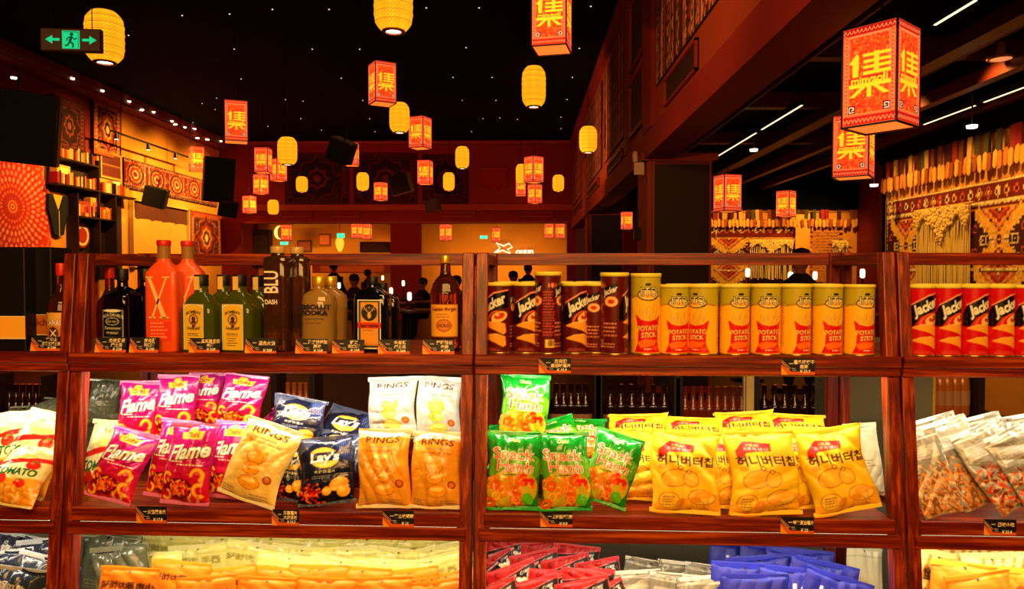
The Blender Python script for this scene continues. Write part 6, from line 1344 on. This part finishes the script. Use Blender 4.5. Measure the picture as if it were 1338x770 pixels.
for px, py, Y, lb in ((403, 366, 19, 'left of the clear vodka bottles'), (443, 373, 16, 'between vodka and herbal bottles'), (500, 363, 20, 'just right of the herbal bottle cap'), (511, 380, 14, 'lower right of the herbal bottle cap'), (535, 387, 11.5, 'lowest of all, midway between the bottles'), (527, 370, 17, 'above the lowest one'), (568, 372, 15, 'left of the rum bottle neck'), (977, 356, 11, 'behind the fourth yellow can'), (1033, 361, 10, 'behind the fifth yellow can'), (1065, 360, 11.5, 'behind the sixth yellow can'), (1127, 357, 10.5, 'behind the rightmost yellow can')): tlamp(lb, px, py, Y)

# ================================================================== racks of bottles behind the display shelves
rack_b = {}
def rack(label, px0, px1, py, Y, n, color, h_=.27, kind='dark', tops=None):
    A, B = at_y(px0, py, Y), at_y(px1, py, Y); zb = A.z-h_; m_ = {'dark': mat('brown bottle glass', (.16, .05, .025), .12, coat=.6), 'gold': mat('golden bottle glass', (.75, .40, .12), .15, coat=.5), 'rose': mat('rosy bottle glass', (.48, .16, .10), .12, coat=.6)}[kind]
    if kind not in rack_b:
        me = MB().lathe([(.03, 0), (.035, .01), (.035, .15), (.03, .18), (.013, .205), (.012, .262), (.014, .265), (.013, .27)], 16).mesh('rack_bottle'); me.materials.append(m_); rack_b[kind] = me
        rack_b[kind+'l'] = MB().lathe([(.0358, .05), (.0358, .12)], 16, caps=False).mesh('label'); rack_b[kind+'l'].materials.append(mat('dull paper label', (.72, .50, .30), .7))
    for i in range(n):
        t = (i+.5)/n; P = A.lerp(B, t); o = link('rack_bottle', rack_b[kind]); o.location = (P.x, P.y, zb); link('label', rack_b[kind+'l'], None, o)
        tag(o, '%s, %s from the left' % (label, ORD[i]), 'bottle', label)
    sh = empty('bottle_rack', ((A.x+B.x)/2, Y, zb)); w_ = B.x-A.x+.1
    cbox('rack_shelf', -w_/2, w_/2, -.07, .09, -.03, -.001, BK, sh); 
    for x in (-w_/2, w_/2-.03): cbox('rack_post', x, x+.03, -.07, .09, -zb, h_+.05, BK, sh)
    tag(sh, 'dark rack that carries the '+label, 'rack')
rack('brown bottle behind the upright green bag', 722, 770, 501, 3.7, 5, 0)
rack('brown bottle behind the left rear yellow bags', 790, 875, 502, 3.7, 6, 0)
rack('rosy bottle behind the middle rear yellow bags', 890, 974, 505, 3.7, 8, 0, kind='rose')
rack('brown bottle behind the right rear yellow bags', 992, 1072, 503, 3.75, 6, 0)
rack('small bottle above the dark blue chip bags', 372, 404, 500, 3.9, 4, 0, kind='gold')
rack('golden bottle behind the clear pouches, upper row', 1212, 1262, 502, 3.6, 5, 0, kind='gold', h_=.15)
rack('dark bottle at the back of the left bay', 8, 60, 502, 3.8, 6, 0, kind='dark')
for px, nm, c in ((978, 'pale', (.88, .76, .48)), (1089, 'brown', (.48, .17, .06)), (1211, 'golden', (.93, .70, .20))):
    P = at_y(px, 500, 3.45); o = cbox('rack_upright', -.018 if nm == 'pale' else -.026, .018 if nm == 'pale' else .026, 0, .05, 0, 1.32, mat(nm+' upright', c, .5), None, .002); o.location = (P.x, 3.42, 0); tag(o, '%s upright post of the racks behind the display' % nm, 'post')
    cbox('edge_strip', -.030, -.026, -.004, .02, 0, 1.32, mat('pale edge strip', (.92, .82, .6), .4), o)
